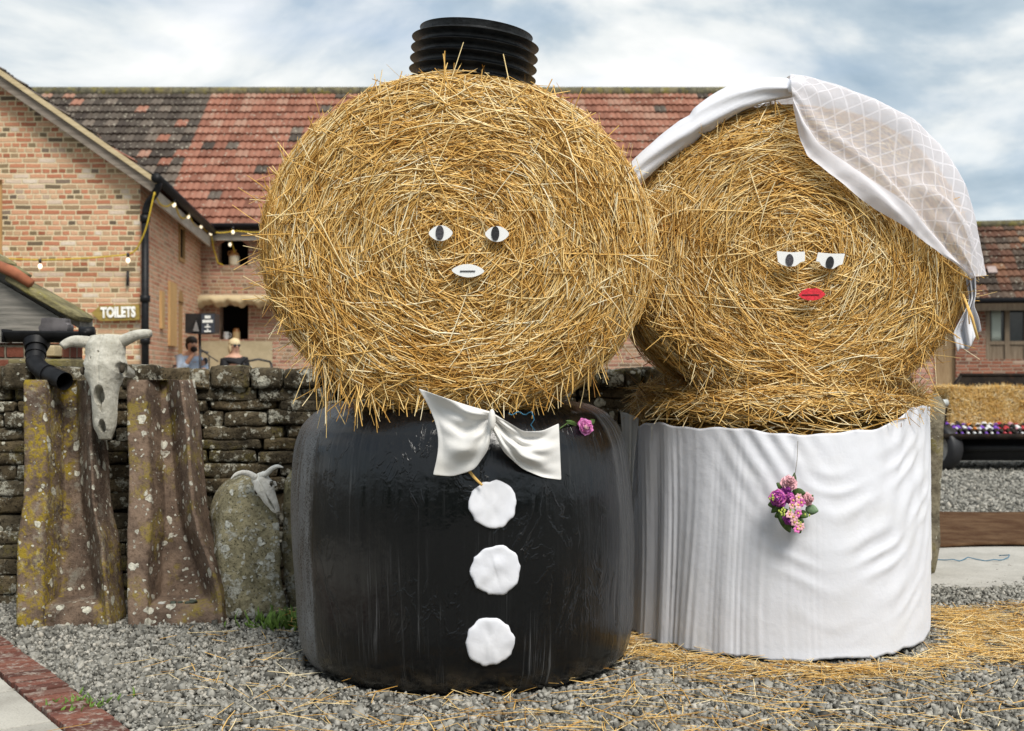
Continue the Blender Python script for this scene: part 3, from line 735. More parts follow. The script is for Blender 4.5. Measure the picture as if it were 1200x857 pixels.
# turned-up corners and cream lining at the two ends
def rim_patch(pts_top, pts_bot, D0, D1, amp, k, nu=26, nv=40):
    def dsp(u, v): return D0+(D1-D0)*u+amp*math.sin(k*u+1.5*v)
    return quad_patch(pts_top, pts_bot, nu, nv, dsp)
MB().grid(rim_patch([(747, 530), (752, 516), (758, 506), (764, 499)], [(742, 735), (748, 737), (757, 739), (768, 741)], 5.78, 5.57, .006, 17)).build('turned_edge', M_CREAM, dress, solid=.002)
MB().grid(rim_patch([(727, 483), (734, 484), (741, 487), (749, 490)], [(736, 600), (738, 605), (740, 600), (741, 560)], 5.84, 5.74, .010, 12)).build('tied_corner', m_cloth('grey_cotton', (.62, .62, .60)), dress, solid=.002)
MB().grid(rim_patch([(1074, 475), (1081, 478), (1086, 487), (1089, 500)], [(1076, 729), (1081, 725), (1087, 672), (1092, 655)], 5.62, 5.82, .008, 9)).build('lining', M_CREAM, dress, solid=.002)

# veil
def polyev(pl, t):
    pl = np.array(pl, float); d = np.r_[0, np.cumsum(np.linalg.norm(np.diff(pl, axis=0), axis=1))]; d /= d[-1]
    o = np.stack([np.interp(t, d, pl[:, k]) for k in range(pl.shape[1])], -1)
    for _ in range(5): o[1:-1] = (o[:-2]+2*o[1:-1]+o[2:])/4
    return o
NU, NV = 110, 60
uu = np.linspace(0, 1, NU)
rim = polyev([(927, 97), (945, 96.5), (985, 108), (1030, 126), (1066, 147), (1095, 180), (1120, 219), (1134, 258), (1140, 295), (1144, 322)], uu)
edg = polyev([(929, 122), (936, 158), (946, 182), (985, 214), (1040, 256), (1090, 291), (1122, 312), (1138, 326)], uu)
Pv = np.zeros((NU, NV, 3)); UV = np.zeros((NU, NV, 2))
for i in range(NU):
    u = uu[i]; r0_ = rim[i]; e = edg[i]
    rr = px(r0_[0], r0_[1], HB_+.12); rear = rr.copy(); rear[1] = HB_+.95; cdir = (rear-bc); cdir[1] = 0; rear = rear-cdir*(.02)
    fr_ = px(r0_[0]*.93+e[0]*.07, r0_[1]*.93+e[1]*.07, HB_-.055); mid = px(r0_[0]*.5+e[0]*.5, r0_[1]*.5+e[1]*.5, HB_-.125); ed = px(e[0], e[1], HB_-.11)
    ctl = np.array([rear, rear*.45+rr*.55, rr, fr_, mid, ed])
    tt_ = np.array([0, .2, .38, .5, .75, 1.0])
    v = np.linspace(0, 1, NV); c = np.stack([np.interp(v, tt_, ctl[:, k]) for k in range(3)], -1)
    for _ in range(7): c[1:-1] = (c[:-2]+2*c[1:-1]+c[2:])/4
    Pv[i] = c; UV[i, :, 0] = u*1.08; UV[i, :, 1] = v
V_, U_ = np.meshgrid(np.linspace(0, 1, NV), uu)
env = np.sin(PI*np.clip(U_*.92+.04, 0, 1))**.6
fold = .007*np.sin(V_*61+3*np.sin(U_*6))*np.clip((V_-.72)*6, 0, 1)*env+.012*np.sin(V_*22+2.0*np.sin(U_*5))*env+.010*np.sin(V_*11+U_*7)*env+.006*np.sin(V_*44-U_*9)*(1-env*.6)
fold += .030*np.exp(-((V_-.66-.10*np.sin(U_*4))/.035)**2)*np.clip((U_-.45)*4, 0, 1)*np.clip((1.02-U_)*5, 0, 1)
hemf = np.exp(-((V_-.95)/.035)**2)*.010
Pv[..., 1] -= fold+hemf+.01
Pv += fbm(Pv, 7, 51, 4)[..., None]*np.array([.010, .016, .010])
rad = Pv-bc; rad[..., 1] = 0; rad /= np.linalg.norm(rad, axis=-1)[..., None]
Pv += rad*(fold*.8+.040*np.clip((.75-V_)*4, 0, 1))[..., None]
def m_veil():
    t = NT('sheer_veil'); uv = t.n('UVMap').outputs[0]; sp = t.n('SeparateXYZ', {0: uv}); u, v = sp.outputs[0], t.math('MULTIPLY', sp.outputs[1], .62)
    def stripes(ang, per, w):
        c = t.math('ADD', t.math('MULTIPLY', u, math.cos(ang)), t.math('MULTIPLY', v, math.sin(ang)))
        f = t.math('FRACT', t.math('DIVIDE', c, per)); d = t.math('ABSOLUTE', t.math('SUBTRACT', f, .5))
        return t.math('SUBTRACT', 1.0, t.step(d, w-.03, w+.03))
    g = t.math('MAXIMUM', stripes(R_(42), .047, .060), stripes(R_(-48), .047, .060))
    hem = t.step(t.math('ADD', sp.outputs[1], t.math('MULTIPLY', t.math('SUBTRACT', t.noise(uv, 5, 2), .5), .05)), .885, .90)
    n = t.noise(uv, 9, 3)
    op = t.math('ADD', .50, t.math('MULTIPLY', g, .19)); op = t.math('ADD', op, t.math('MULTIPLY', t.math('SUBTRACT', 1.0, t.step(sp.outputs[1], .34, .47)), .34)); op = t.math('ADD', op, t.math('MULTIPLY', t.step(n, .5, .7), .10))
    op = t.math('MAXIMUM', op, t.math('MULTIPLY', hem, .93), clamp=True)
    d = t.n('BsdfDiffuse', {'Color': (.83, .82, .87, 1)}).outputs[0]; tl = t.n('BsdfTranslucent', {'Color': (.80, .79, .84, 1)}).outputs[0]
    cl = t.n('MixShader', {0: .18, 1: d, 2: tl}).outputs[0]
    tr = t.n('BsdfTransparent', {}).outputs[0]
    return t.done(t.n('MixShader', {0: op, 1: tr, 2: cl}).outputs[0])
veil = thing('veil', px(930, 104, 5.25), 'sheer white veil with woven check draped over the bale with red lips', 'veil')
MB().grid(Pv, UV).build('veil_sheet', m_veil(), veil)
# rolled band over the top
bp = polyev([(938, 104), (918, 104), (893, 106), (862, 117), (832, 134), (806, 153), (780, 171), (757, 190), (736, 212)], np.linspace(0, 1, 60))
bw_ = np.interp(np.linspace(0, 1, 60), [0, .06, .18, .4, .52, .56, .62, .9, 1], [7, 11, 15, 17, 17, 13, 15, 13, 11])
Pb = np.zeros((60, 28, 3))
for i in range(60):
    tg = bp[min(i+1, 59)]-bp[max(i-1, 0)]; tg /= np.linalg.norm(tg); nn = np.array([tg[1], -tg[0]]); nn = nn if nn[1] < 0 else -nn
    for k in range(28):
        a = 2*PI*k/28; w = bw_[i]*(1+.10*math.sin(3*a+i*.10)+.05*math.sin(7*a-i*.22))
        q = bp[i]+nn*w*math.cos(a); Pb[i, k] = px(q[0], q[1], HB_+.03-(.075+.010*math.sin(5*a+i*.15))*math.sin(a))
Pb = np.swapaxes(Pb, 0, 1); MB().grid(Pb, closed_u=True).build('rolled_band', M_LILY, veil)
kp = [px(928, 112, HB_-.05), px(932, 103, HB_-.07), px(936, 97, HB_-.03), px(938, 95, HB_+.06)]
MB().tube(kp, [.022, .034, .036, .025], 14).build('knot', M_LILY, veil, sub=1)
tl_ = quad_patch([(1143, 318), (1144, 345), (1141, 358), (1147, 372), (1150, 388)], [(1131, 322), (1136, 350), (1133, 360), (1116, 392), (1122, 414)], 40, 26,
                 lambda u, v: HB_-.02-.018*math.sin(13*v+3*u)-.010*math.sin(25*v-5*u))
for i in range(40):
    u = i/39
    for j in range(26):
        v = j/25; tl_[i, j, 2] += -.03*math.sin(PI*v)*max(0, u-.75)*4*.5+.012*math.sin(9*v)*max(0, u-.8)*5
MB().grid(tl_).build('veil_tail', M_LILY, veil, solid=.002)
st = MB()
for (a, b, c_, r_) in (((1128, 345), (1139, 372), (1146, 398), .006), ((1130, 350), (1135, 366), (1136, 380), .003), ((1093, 296), (1120, 318), (1138, 328), .004)): st.tube([px(*a, HB_-.06), px(*b, HB_-.08), px(*c_, HB_-.075)], r_, 6)
tag(st.build('straw_stalk', M_STRAW, loc=px(1139, 372, HB_-.06)), 'long bent straw stalks hanging over the tail of the white veil', 'straw')

# bouquet
bq = px(931, 590, 5.05); bt = thing('bouquet', bq, 'bouquet of purple and blush flowers with green leaves pinned on the white dress', 'bouquet')
def fpos(x, y, dy=0): return px(x, y, 5.045+dy)
for k, (x, y, r, mats, f) in enumerate(((925, 566, .040, [M_BLUSH, M_BLUSH], (0, -1, .55)), (912.5, 584, .044, [M_PURPLE, M_PINK], (-.4, -1, .05)), (946, 585, .034, [M_BLUSH, M_BLUSH], (.5, -1, .1)), (924, 583, .034, [M_PURPLE, M_PINK], (.1, -1, .2)), (925, 609, .030, [M_PURPLE, M_PURPLE], (-.1, -1, -.3)), (922, 573.5, .026, [M_PURPLE, M_PURPLE], (.1, -1, .3)))):
    mb = MB(); petal_rose(mb, fpos(x, y), r, f, 22, k); mb.build('rose', mats, bt, solid=.001)
rs = np.random.default_rng(4)
for k, (x, y) in enumerate(((929, 586.5), (935.5, 583), (935, 592), (939, 589), (928, 592), (925, 603), (935, 601.5), (931, 612), (938, 617), (934, 620), (930, 606))):
    c = fpos(x, y, -.03); f = np.array([rs.uniform(-.4, .4), -1, rs.uniform(-.3, .3)]); f /= np.linalg.norm(f); a = np.cross(f, (0, 0, 1.)); a /= np.linalg.norm(a); b = np.cross(a, f)
    mb = MB()
    for q in range(6):
        t = q*PI/3+rs.uniform(0, .4); d = math.cos(t)*a+math.sin(t)*b; leaf_mb(mb, c, c+d*.019+f*.004, .0085, f, .15)
    mb.ellipsoid(c+f*.004, (.0045, .0045, .0045), 8, 6, mi=1); mb.build('small_flower', [M_BLUSH if k % 3 else M_PINK, M_YEL], bt)
mb = MB()
for _ in range(34):
    x, y = random.choice([(918, 598), (916, 601), (930, 599), (928, 597), (939, 611), (947, 605), (936, 613), (906, 572), (903, 583)]); c = fpos(x+rs.uniform(-4, 4), y+rs.uniform(-3, 3), -.03); mb.ellipsoid(c, (.004, .004, .006), 7, 5)
mb.build('bud_sprig', M_BUD, bt)
for (x0, y0, x1, y1, w, m) in ((929, 572, 931, 554, .013, M_LEAF), (922, 577, 910, 566, .019, M_LEAF), (912, 590, 900, 592, .020, M_LEAF), (918, 588, 904, 601, .020, M_LEAF), (945, 590, 953, 580, .012, M_LEAF), (944, 596, 959, 599, .026, M_LEAF2), (915, 599, 926, 624, .030, M_LEAF), (930, 606, 938, 625, .030, M_LEAF), (924, 598, 908, 606, .024, M_LEAF), (928, 577, 944, 578, .022, M_LEAF), (935, 600, 947, 606, .022, M_LEAF), (926, 606, 942, 612, .026, M_LEAF), (912, 602, 932, 616, .034, M_LEAF)):
    mb = MB(); leaf_mb(mb, fpos(x0, y0, .02), fpos(x1, y1, rs.uniform(-.015, .03)), w, (rs.uniform(-.2, .2), -1, .2), .12); mb.build('leaf', m, bt, solid=.001)
MB().tube([px(935, 517, BD-BR-.05), px(934, 540, BD-BR-.075), px(931, 560, 5.05)], .0015, 6).build('thread', M_GREYWOOD, bt)
# ================= ground =================
GREYS = [(0, (.08, .077, .067)), (.25, (.175, .17, .15)), (.6, (.275, .267, .238)), (.9, (.37, .355, .315)), (1, (.44, .41, .355))]
def m_ground():
    t = NT('gravel_bed'); p = t.pos()
    vo = t.n('TexVoronoi', {'Vector': p, 'Scale': 42.0}); w = t.n('TexWhiteNoise', {'Vector': vo.outputs['Position']}).outputs[0]
    c = t.ramp(w, GREYS); c = t.mix(t.step(vo.outputs['Distance'], .3, .75), c, t.mix(1.0, c, (.42, .42, .42), 'MULTIPLY'))
    n = t.noise(p, 1.3, 4); c = t.mix(t.step(n, .4, .7), c, t.mix(1.0, c, (.80, .78, .72), 'MULTIPLY'))
    return t.done(t.bsdf(c, .9, .15, normal=t.bump(t.math('SUBTRACT', 1.0, vo.outputs['Distance']), .02)))
def m_chip():
    t = NT('stone_chips'); c = t.ramp(t.rpi(), GREYS); p = t.pos()
    n = t.noise(p, 60, 3); c = t.mix(t.step(n, .4, .7), c, t.mix(1.0, c, (.72, .71, .68), 'MULTIPLY'))
    return t.done(t.bsdf(c, .85, .2))
g = MB().add([(-600, -600, 0), (600, -600, 0), (600, 600, 0), (-600, 600, 0)], [(0, 1, 2, 3)]).build('ground', m_ground(), smooth=False); g['kind'] = 'structure'
# brick edging strip line and paving (bottom corner)
S0 = np.array([-2.42, 5.65]); S1 = np.array([-1.365, 4.2]); sd = (S1-S0)/np.linalg.norm(S1-S0); sn = np.array([sd[1], -sd[0]]); sn = sn if sn[0] < 0 else -sn
SW = .175
def wall_y(x): return 6.55+.16*(x+2.5)
cv = np.array([[1, 1, 1], [-1, 1, 1], [1, -1, 1], [-1, -1, 1], [1, 1, -1], [-1, 1, -1], [1, -1, -1], [-1, -1, -1]], float)
cf = np.array([[0, 1, 3, 2], [4, 6, 7, 5], [0, 2, 6, 4], [1, 5, 7, 3], [0, 4, 5, 1], [2, 3, 7, 6]])
def chips(n, xr, yr, size, keep, zmax=.012):
    x = rng.uniform(*xr, n); y = rng.uniform(*yr, n); k = keep(x, y); x, y = x[k], y[k]; n = len(x)
    s = np.clip(rng.lognormal(math.log((size[0]+size[1])/2*.92), .38, n), size[0]*.45, size[1]*1.9)
    V = cv[None]*(1+rng.uniform(-.45, .25, (n, 8, 1)))*rng.uniform(.55, 1, (n, 1, 3))*np.array([1, 1, .72])
    a = rng.normal(size=(n, 4)); a /= np.linalg.norm(a, axis=1)[:, None]; w_, x_, y_, z_ = a.T
    Rm = np.stack([1-2*(y_**2+z_**2), 2*(x_*y_-z_*w_), 2*(x_*z_+y_*w_), 2*(x_*y_+z_*w_), 1-2*(x_**2+z_**2), 2*(y_*z_-x_*w_), 2*(x_*z_-y_*w_), 2*(y_*z_+x_*w_), 1-2*(x_**2+y_**2)], -1).reshape(n, 3, 3)
    V = np.einsum('nij,nkj->nki', Rm, V)*s[:, None, None]
    hz = .018*fbm(np.stack([x, y, 0*x], -1), 1.6, 8, 3)
    V += np.stack([x, y, rng.uniform(.0, zmax, n)+np.maximum(hz, -.004)], -1)[:, None]
    F_ = cf[None]+(np.arange(n)*8)[:, None, None]
    return V.reshape(-1, 3), F_.reshape(-1), np.full(n*6, 4), 0
def keep1(x, y):
    d = (x-S0[0])*sn[0]+(y-S0[1])*sn[1]; m = d < .012*np.sin(y*40)
    m &= (np.abs(x)/y < .50)
    m &= ((x-GX)**2+(y-GD)**2 > .70**2) & ((x-BX)**2+(y-BD)**2 > .6**2)
    m &= (y < wall_y(x)+.05) | (x > 2.3)
    edge = 6.95+.12*np.sin(x*5)+.1*np.sin(x*13)
    m &= ~((x > 2.0) & (y > edge))
    return m
p1 = chips(84000, (-3.3, 3.6), (3.75, 7.2), (.0056, .011), keep1)
p2 = chips(16000, (-3.3, 3.6), (3.75, 5.6), (.007, .0125), keep1)
def keep2(x, y): return (x/y > .30) & (x/y < .50) & (y > 10.75)
p3 = chips(16000, (3.2, 9), (10.7, 17), (.011, .02), keep2)
def keep3(x, y): return (x > 2.3) & (x/y < .5) & (rng.random(len(x)) < np.exp(-(y-6.9)/.22)*.9)
p4 = chips(9000, (2.3, 4.4), (6.9, 8.6), (.004, .011), keep3)
V, ff, cn, mi = join([p1, p2, p3, p4])
gv = np_obj('gravel', V, ff, cn, m_chip(), smooth=False); gv['kind'] = 'stuff'; tag(gv, 'grey crushed stone gravel over the yard', 'gravel')
# loose straw
def strew(n, fx, Lr=(.05, .24), W=(.0014, .0028), z=(.018, .045)):
    x, y = fx(n); n = len(x); a = rng.uniform(0, 2*PI, n)
    P = np.stack([x, y, rng.uniform(*z, n)], -1); D = np.stack([np.cos(a), np.sin(a), rng.normal(0, .07, n)], -1)
    return tubes3(P, D, np.tile([0, 0, 1.], (n, 1)), rng.normal(0, .5, (n, 3))*np.array([1, 1, .2]), rng.uniform(*Lr, n), rng.uniform(*W, n))+(0,)
def around(n):
    th = rng.uniform(-PI*1.05, PI*.15, n); r = .80+np.abs(rng.normal(0, .13, n)); return BX+r*np.cos(th), BD+r*np.sin(th)*1.05
def around2(n):
    th = rng.uniform(-.75, .5, n); r = .86+np.abs(rng.normal(0, .30, n)); return BX+r*np.cos(th)*1.15, BD-.1+r*np.sin(th)
def wide(n): x = rng.uniform(-1.6, 3.0, n); y = rng.uniform(4.05, 5.9, n); k = (x+.2 > (y-4.2)*-.7-1.0); return x[k], y[k]
def front(n): return rng.normal(.55, .75, n), 4.05+np.abs(rng.normal(0, .5, n))
V, ff, cn, mi = join([strew(1500, around, z=(.015, .05)), strew(1100, around2, z=(.018, .05)), strew(520, wide), strew(360, front), strew(70, lambda n: (rng.uniform(-1.15, -.75, n), rng.uniform(5.75, 6.1, n)), z=(.02, .09))])
ls = np_obj('loose_straw', V, ff, cn, M_STRAW); ls['kind'] = 'stuff'; tag(ls, 'loose golden straw scattered round the foot of the white dress', 'loose straw')
# weeds
mb = MB(); rs = np.random.default_rng(5)
for _ in range(320):
    x, y = rs.normal(-1.02, .13), rs.normal(5.88, .05); h = rs.uniform(.03, .11); a = rs.uniform(0, 6.28); l = rs.uniform(.01, .07)
    leaf_mb(mb, (x, y, .005), (x+l*math.cos(a), y+l*math.sin(a), h), rs.uniform(.004, .012), (math.sin(a), -1.0, .3), .15)
for _ in range(60):
    x, y = rs.normal(-1.62, .06), rs.normal(4.5, .05); h = rs.uniform(.015, .05); a = rs.uniform(0, 6.28); l = rs.uniform(.01, .04)
    leaf_mb(mb, (x, y, .005), (x+l*math.cos(a), y+l*math.sin(a), h), rs.uniform(.003, .007), (math.sin(a), -1.0, .3), .15)
w = mb.build('weeds', flat('weed_green', (.10, .17, .03), .6, .25, var=.5, sc=30)); w['kind'] = 'stuff'; tag(w, 'low green weeds at the foot of the lichen covered stones', 'weeds')
# brick edging
M_EDGE = None
def m_edging():
    t = NT('edging_brick'); p = t.pos(); c = t.ramp(t.rpi(), [(0, (.075, .030, .022)), (.5, (.145, .056, .042)), (.85, (.20, .080, .055)), (1, (.13, .08, .065))])
    n = t.noise(p, 26, 6, .7); c = t.mix(t.step(n, .48, .66), c, (.30, .25, .21)); n2 = t.noise(p, 90, 4); c = t.mix(t.step(n2, .5, .8), c, (.07, .03, .02))
    return t.done(t.bsdf(c, .85, .2, normal=t.bump(n, .01)))
mb = MB(); n_ = 34; rs = random.Random(3)
for k in range(n_):
    c = S0-sd*.55+sd*(k*.082); a = c+sn*(SW/2); M = np.eye(4); ang = math.atan2(sd[1], sd[0]); M = rotz(ang+rs.uniform(-.02, .02)); M[:3, 3] = (a[0], a[1], .0)
    mb.box((-.037, -SW/2+rs.uniform(-.006, .006), -.05), (.037, SW/2, .022+rs.uniform(-.004, .004)), M, bev=.006)
e = mb.build('kerb', m_edging(), angle=40); e['kind'] = 'structure'; tag(e, 'row of worn red bricks edging the gravel', 'kerb')
def m_conc(name, a, b, bl=False):
    t = NT(name); p = t.pos(); n = t.noise(p, 3, 6, .65); c = t.mix(t.step(n, .3, .7), a, b); n2 = t.noise(p, 130, 3); c = t.mix(t.math('MULTIPLY', t.step(n2, .45, .7), .4), c, t.mix(1.0, c, (.5, .5, .5), 'MULTIPLY'))
    n3 = t.noise(p, 9, 5, .7); c = t.mix(t.math('MULTIPLY', t.step(n3, .62, .72), .6), c, (.10, .09, .075))
    return t.done(t.bsdf(c, .9, .15, normal=t.bump(n2, .003)))
mb = MB(); M_CONC = m_conc('paving', (.34, .32, .28), (.46, .44, .39))
for k in range(5):
    c = S0-sd*.5+sd*(k*.52)+sn*(SW+.012); M = rotz(math.atan2(sd[1], sd[0])); M[:3, 3] = (c[0], c[1], 0)
    sg = 1 if np.dot((rotz(math.atan2(sd[1], sd[0]))@np.array([0, 1, 0, 0]))[:2], sn) > 0 else -1
    for q in range(3): mb.box((.004, sg*(.62*q), -.05), (.516, sg*(.62*q+.612), .016), M, bev=.005)
e = mb.build('pavement', M_CONC, angle=40); e['kind'] = 'structure'
e = MB().box((2.15, 7.0, -.08), (9, 9.6, .012), bev=.008).build('path', m_conc('concrete_path', (.36, .345, .31), (.46, .44, .40)), angle=40); e['kind'] = 'structure'
# coir mat
nx, ny = 60, 50; P = np.zeros((nx, ny, 3))
for i in range(nx):
    for j in range(ny):
        u, v = i/(nx-1), j/(ny-1); nearY = 8.55+.55*u; x = 3.0+5*u; y = nearY+(10.75-.25*u-nearY)*v
        P[i, j] = (x+.03*math.sin(v*9), y+.03*math.sin(u*21), .022+.012*vnoise(np.array([x*1.3, y*1.3, 0]))+.012*math.exp(-((v)/.05)**2)*max(0, math.sin(u*17)))
t = NT('coir'); p = t.pos(); n = t.noise(p, 130, 5, .8); n2 = t.noise(p, 5, 6, .7)
M_COIR = t.done(t.bsdf(t.mix(t.step(n2, .35, .7), t.mix(t.step(n, .3, .7), (.03, .016, .009), (.13, .066, .034)), (.15, .09, .05)), .95, .05, normal=t.bump(n, .01)))
tag(MB().grid(P).build('coir_mat', M_COIR, loc=(5, 9.6, 0), solid=.02), 'brown coir matting laid flat on the concrete by the gravel', 'mat')
tw = [np.array([2.75+.045*i, 7.98+.05*math.sin(i*1.1), .02+.008*math.sin(i*2)]) for i in range(14)]
tag(MB().tube(tw+[tw[-1]+np.array([.03, .05, .01]), tw[-1]+np.array([-.03, .08, 0])], .0035, 6).build('baling_twine', M_BLUE, loc=tw[6]), 'loose blue baling twine lying on the concrete before the coir mat', 'twine')

# ================= dry stone wall =================
bm = bmesh.new(); bmesh.ops.create_cube(bm, size=2); bmesh.ops.subdivide_edges(bm, edges=bm.edges[:], cuts=5, use_grid_fill=True); bm.verts.ensure_lookup_table()
TV = np.array([v.co[:] for v in bm.verts]); TF = [[v.index for v in f.verts] for f in bm.faces]; bm.free()
def rounded(V, k=7.0):
    k = max(k, 3)
    return V*(np.abs(V).max(1)/((np.abs(V)**k).sum(1)**(1/k)))[:, None]
def stone(mb, c, half, M, amp=.010, k=7, seed=0, fr_=9):
    V = rounded(TV, k)*np.array(half)
    V = V@np.array(M)[:3, :3].T+np.array(c)
    d = np.stack([fbm(V+seed*3.3, fr_, s, 3) for s in (1, 2, 3)], -1)*amp
    return mb.add(V+d, TF)
M_WALL = m_lichen('drystone', (.125, .103, .068), (.034, .028, .019), (.64, .62, .51), 1.0, 9.5, (.17, .14, .035), .5, .45, .016, crust=.85)
ang = math.atan(.16); Mw = rotz(ang); rs = random.Random(21)
mb = MB(); z = 0.0; L0, L1 = -4.2, 2.25; row = 0
rows = []
while z < 1.14:
    h = rs.uniform(.06, .105)
    if z+h > 1.12: h = 1.185-z
    rows.append((z, h)); z += h
for (z, h) in rows:
    x = L0+rs.uniform(-.2, 0)
    while x < L1:
        l = rs.uniform(.14, .62); l = min(l, 6*h); l = min(l, max(L1+.05-x, .06))
        c0 = x+l/2; y = wall_y(c0)+.17+rs.uniform(-.012, .022)
        stone(mb, (c0, y, z+h/2+rs.uniform(-.006, .006)), (l/2-.000, .17, h/2+.0015), Mw@roty(rs.uniform(-.02, .02)), .013, rs.uniform(9, 18), rs.random()*9, 13)
        x += l
x = L0
while x < L1:
    l = rs.uniform(.09, .22); h = rs.uniform(.105, .135)
    stone(mb, (x+l/2, wall_y(x+l/2)+.17, 1.175+h/2), (l/2-.001, .20, h/2+.004), Mw@roty(rs.uniform(-.03, .03)), .014, 9, rs.random()*9, 13); x += l
mb.add(np.array([(x, wall_y(x)+dy, zz) for x in (L0, L1-.02) for dy in (.10, .28) for zz in (0, 1.15)]), [(0, 1, 3, 2), (4, 6, 7, 5), (0, 4, 5, 1), (2, 3, 7, 6), (1, 5, 7, 3), (0, 2, 6, 4)])
wl = mb.build('stone_wall', M_WALL, loc=(0, wall_y(0), 0), angle=60); tag(wl, 'old dry stone wall with pale lichen behind the straw figures', 'wall')
# stone slab at the wall's end
mb = MB(); V = rounded(TV, 9)*np.array([.11, .20, .575]); V[:, 0] += .02*np.sin(V[:, 2]*3); V = V+np.array([2.57, 7.62, .555]); V += np.stack([fbm(V, 7, s, 4) for s in (1, 2, 3)], -1)*.03
tag(mb.add(V, TF).build('stone_post', m_lichen('post_stone', (.22, .20, .15), (.07, .06, .045), (.5, .48, .38), .45, 20, (.18, .15, .03), .5, .5), loc=(2.57, 7.62, 0), angle=60), 'rough upright stone post just behind the white dress', 'stone post')

# ================= stone troughs =================
M_TR1 = m_lichen('trough_stone', (.160, .118, .090), (.068, .050, .040), (.66, .64, .53), .72, 14, (.27, .195, .02), .9, .6, .012, lip=-.10, crust=.25)
M_TR2 = m_lichen('paler_trough_stone', (.185, .136, .104), (.082, .060, .048), (.66, .64, .54), .95, 15, (.27, .21, .035), .6, .5, .010)
def trough(name, mat, label, rows_, base, yaw, lean):
    """rows_: (z, left px off, right px off, left lip, right lip) in metres; z from 0 to 1.25"""
    rows_ = np.array(rows_, float); nv = 64; n = 84; zs = np.linspace(0, rows_[-1, 0], nv)
    dep = .27; P = np.zeros((nv, n, 3))
    for j, z in enumerate(zs):
        xl, xr, ll, lr = [np.interp(z, rows_[:, 0], rows_[:, k]) for k in (1, 2, 3, 4)]
        fl = .055; f = np.clip((z-.095)/.022, 0, 1); fl = fl*f+(dep-.025)*(1-f); slope = .012*f+.003
        ring = np.array([(xl, 0), (xl, -dep), (xl+ll, -dep), (xl+ll+slope, -fl), (xr-lr-slope*9, -fl), (xr-lr, -dep), (xr, -dep), (xr, 0)])
        d = np.linalg.norm(np.roll(ring, -1, 0)-ring, axis=1); cum = np.r_[0, np.cumsum(d)]; s = np.linspace(0, 1, n, endpoint=False)*cum[-1]
        # allocate evenly per edge
        pts = []
        cnt = [10, 9, 10, 16, 10, 9, 10, 10]
        for k in range(8):
            a, b = ring[k], ring[(k+1) % 8]
            for q in range(cnt[k]): pts.append(a+(b-a)*q/cnt[k])
        pts = np.array(pts)
        for _ in range(1): pts = (np.roll(pts, 1, 0)+2*pts+np.roll(pts, -1, 0))/4
        P[j, :, 0] = pts[:, 0]; P[j, :, 1] = pts[:, 1]; P[j, :, 2] = z
    Q = P.copy()
    for j in (0, nv-1):
        c = P[j].mean(0); Q[j] = P[j]+(c-P[j])*np.array([.03, .03, 0])
    P = Q; P = P+np.stack([fbm(P, 8, s, 4) for s in (1, 2, 3)], -1)*.0022
    P = P+np.stack([fbm(P, 34, s, 3) for s in (4, 5, 6)], -1)*.0032
    M = rotz(yaw); Wp = P.reshape(-1, 3).copy(); Wp[:, 1] += Wp[:, 2]*TANL; W = Wp@M[:3, :3].T+np.array(base); P = W.reshape(P.shape)
    mb = MB(); mb.grid(np.swapaxes(P, 0, 1), closed_u=True)
    idx = lambda j: [k*nv+j for k in range(n)]
    # close the ends: bottom by fan of quads from outer to inner, top likewise
    for j in (0, nv-1):
        loop = idx(j)
        mb.V.append(P[j].mean(0)[None]*0+np.array([[*(P[j, 70:].mean(0))]])); mb.U.append(np.full((1, 2), np.nan)); ci = mb.n; mb.n += 1
        for k in range(n): mb.Fc.append([loop[k], loop[(k+1) % n], ci] if j else [loop[(k+1) % n], loop[k], ci]); mb.mi.append(0)
    return tag(mb.build(name, mat, loc=base, angle=70), label, 'stone trough')
sc_ = 6.0/F
TANL = math.tan(R_(16.5))
def trow(lst, cxp):
    o = []
    for z, a, b, l, r in lst:
        D_ = 5.93+z*TANL; o.append((z, ((a-600)*D_-(cxp-600)*5.93)/F, ((b-600)*D_-(cxp-600)*5.93)/F, l*D_/F, r*D_/F))
    return o
t1 = trow([(0, 18, 131, 33, 4), (.40, 20, 122, 31, 4), (.50, 23, 116, 30, 3), (.60, 27, 112, 28, 3), (.85, 28, 109, 27, 3), (1.225, 27, 106, 27, 3)], 75)
trough('stone_trough', M_TR1, 'long brown stone trough stood on end, yellow lichen thick along its lip', t1, (gx(75, 5.93), 6.19, 0), R_(0), R_(17.5))
t2 = trow([(0, 148, 262, 24, 5), (.14, 148, 260, 24, 5), (.30, 148, 250, 25, 5), (.44, 148, 236, 28, 4), (.56, 149, 229, 27, 4), (.75, 150, 225, 25, 4), (1.0, 148, 221, 24, 4), (1.225, 147, 214, 24, 4)], 205)
trough('stone_trough', M_TR2, 'long stone trough stood on end with green pebbles on its bottom ledge', t2, (gx(205, 5.93), 6.20, 0), R_(0), R_(17.5))
mb = MB(); rs = random.Random(5)
gp = []
for k, (x, y, r) in enumerate(((190, 709.5, .014), (203, 708.5, .014), (211, 708, .010), (226, 707, .017), (220, 708.5, .013), (207, 711, .018))):
    c = px(x, y-2, 6.03); m_ = MB(); V = rounded(TV, 3)*np.array([r*1.3, r, r*.55]); V += np.stack([fbm(V+k, 40, s, 2) for s in (1, 2, 3)], -1)*r*.5; m_.add(V+c, TF)
    o = m_.build('pebble', flat('green_pebble', (.05, .06, .045), .6) if k else flat('pale_pebble', (.4, .4, .37), .7), loc=c)
    tag(o, 'small dark green pebble on the bottom ledge of the trough' if k else 'single pale pebble beside dark ones on the bottom ledge of the trough', 'pebble', 'pebbles on the trough ledge')

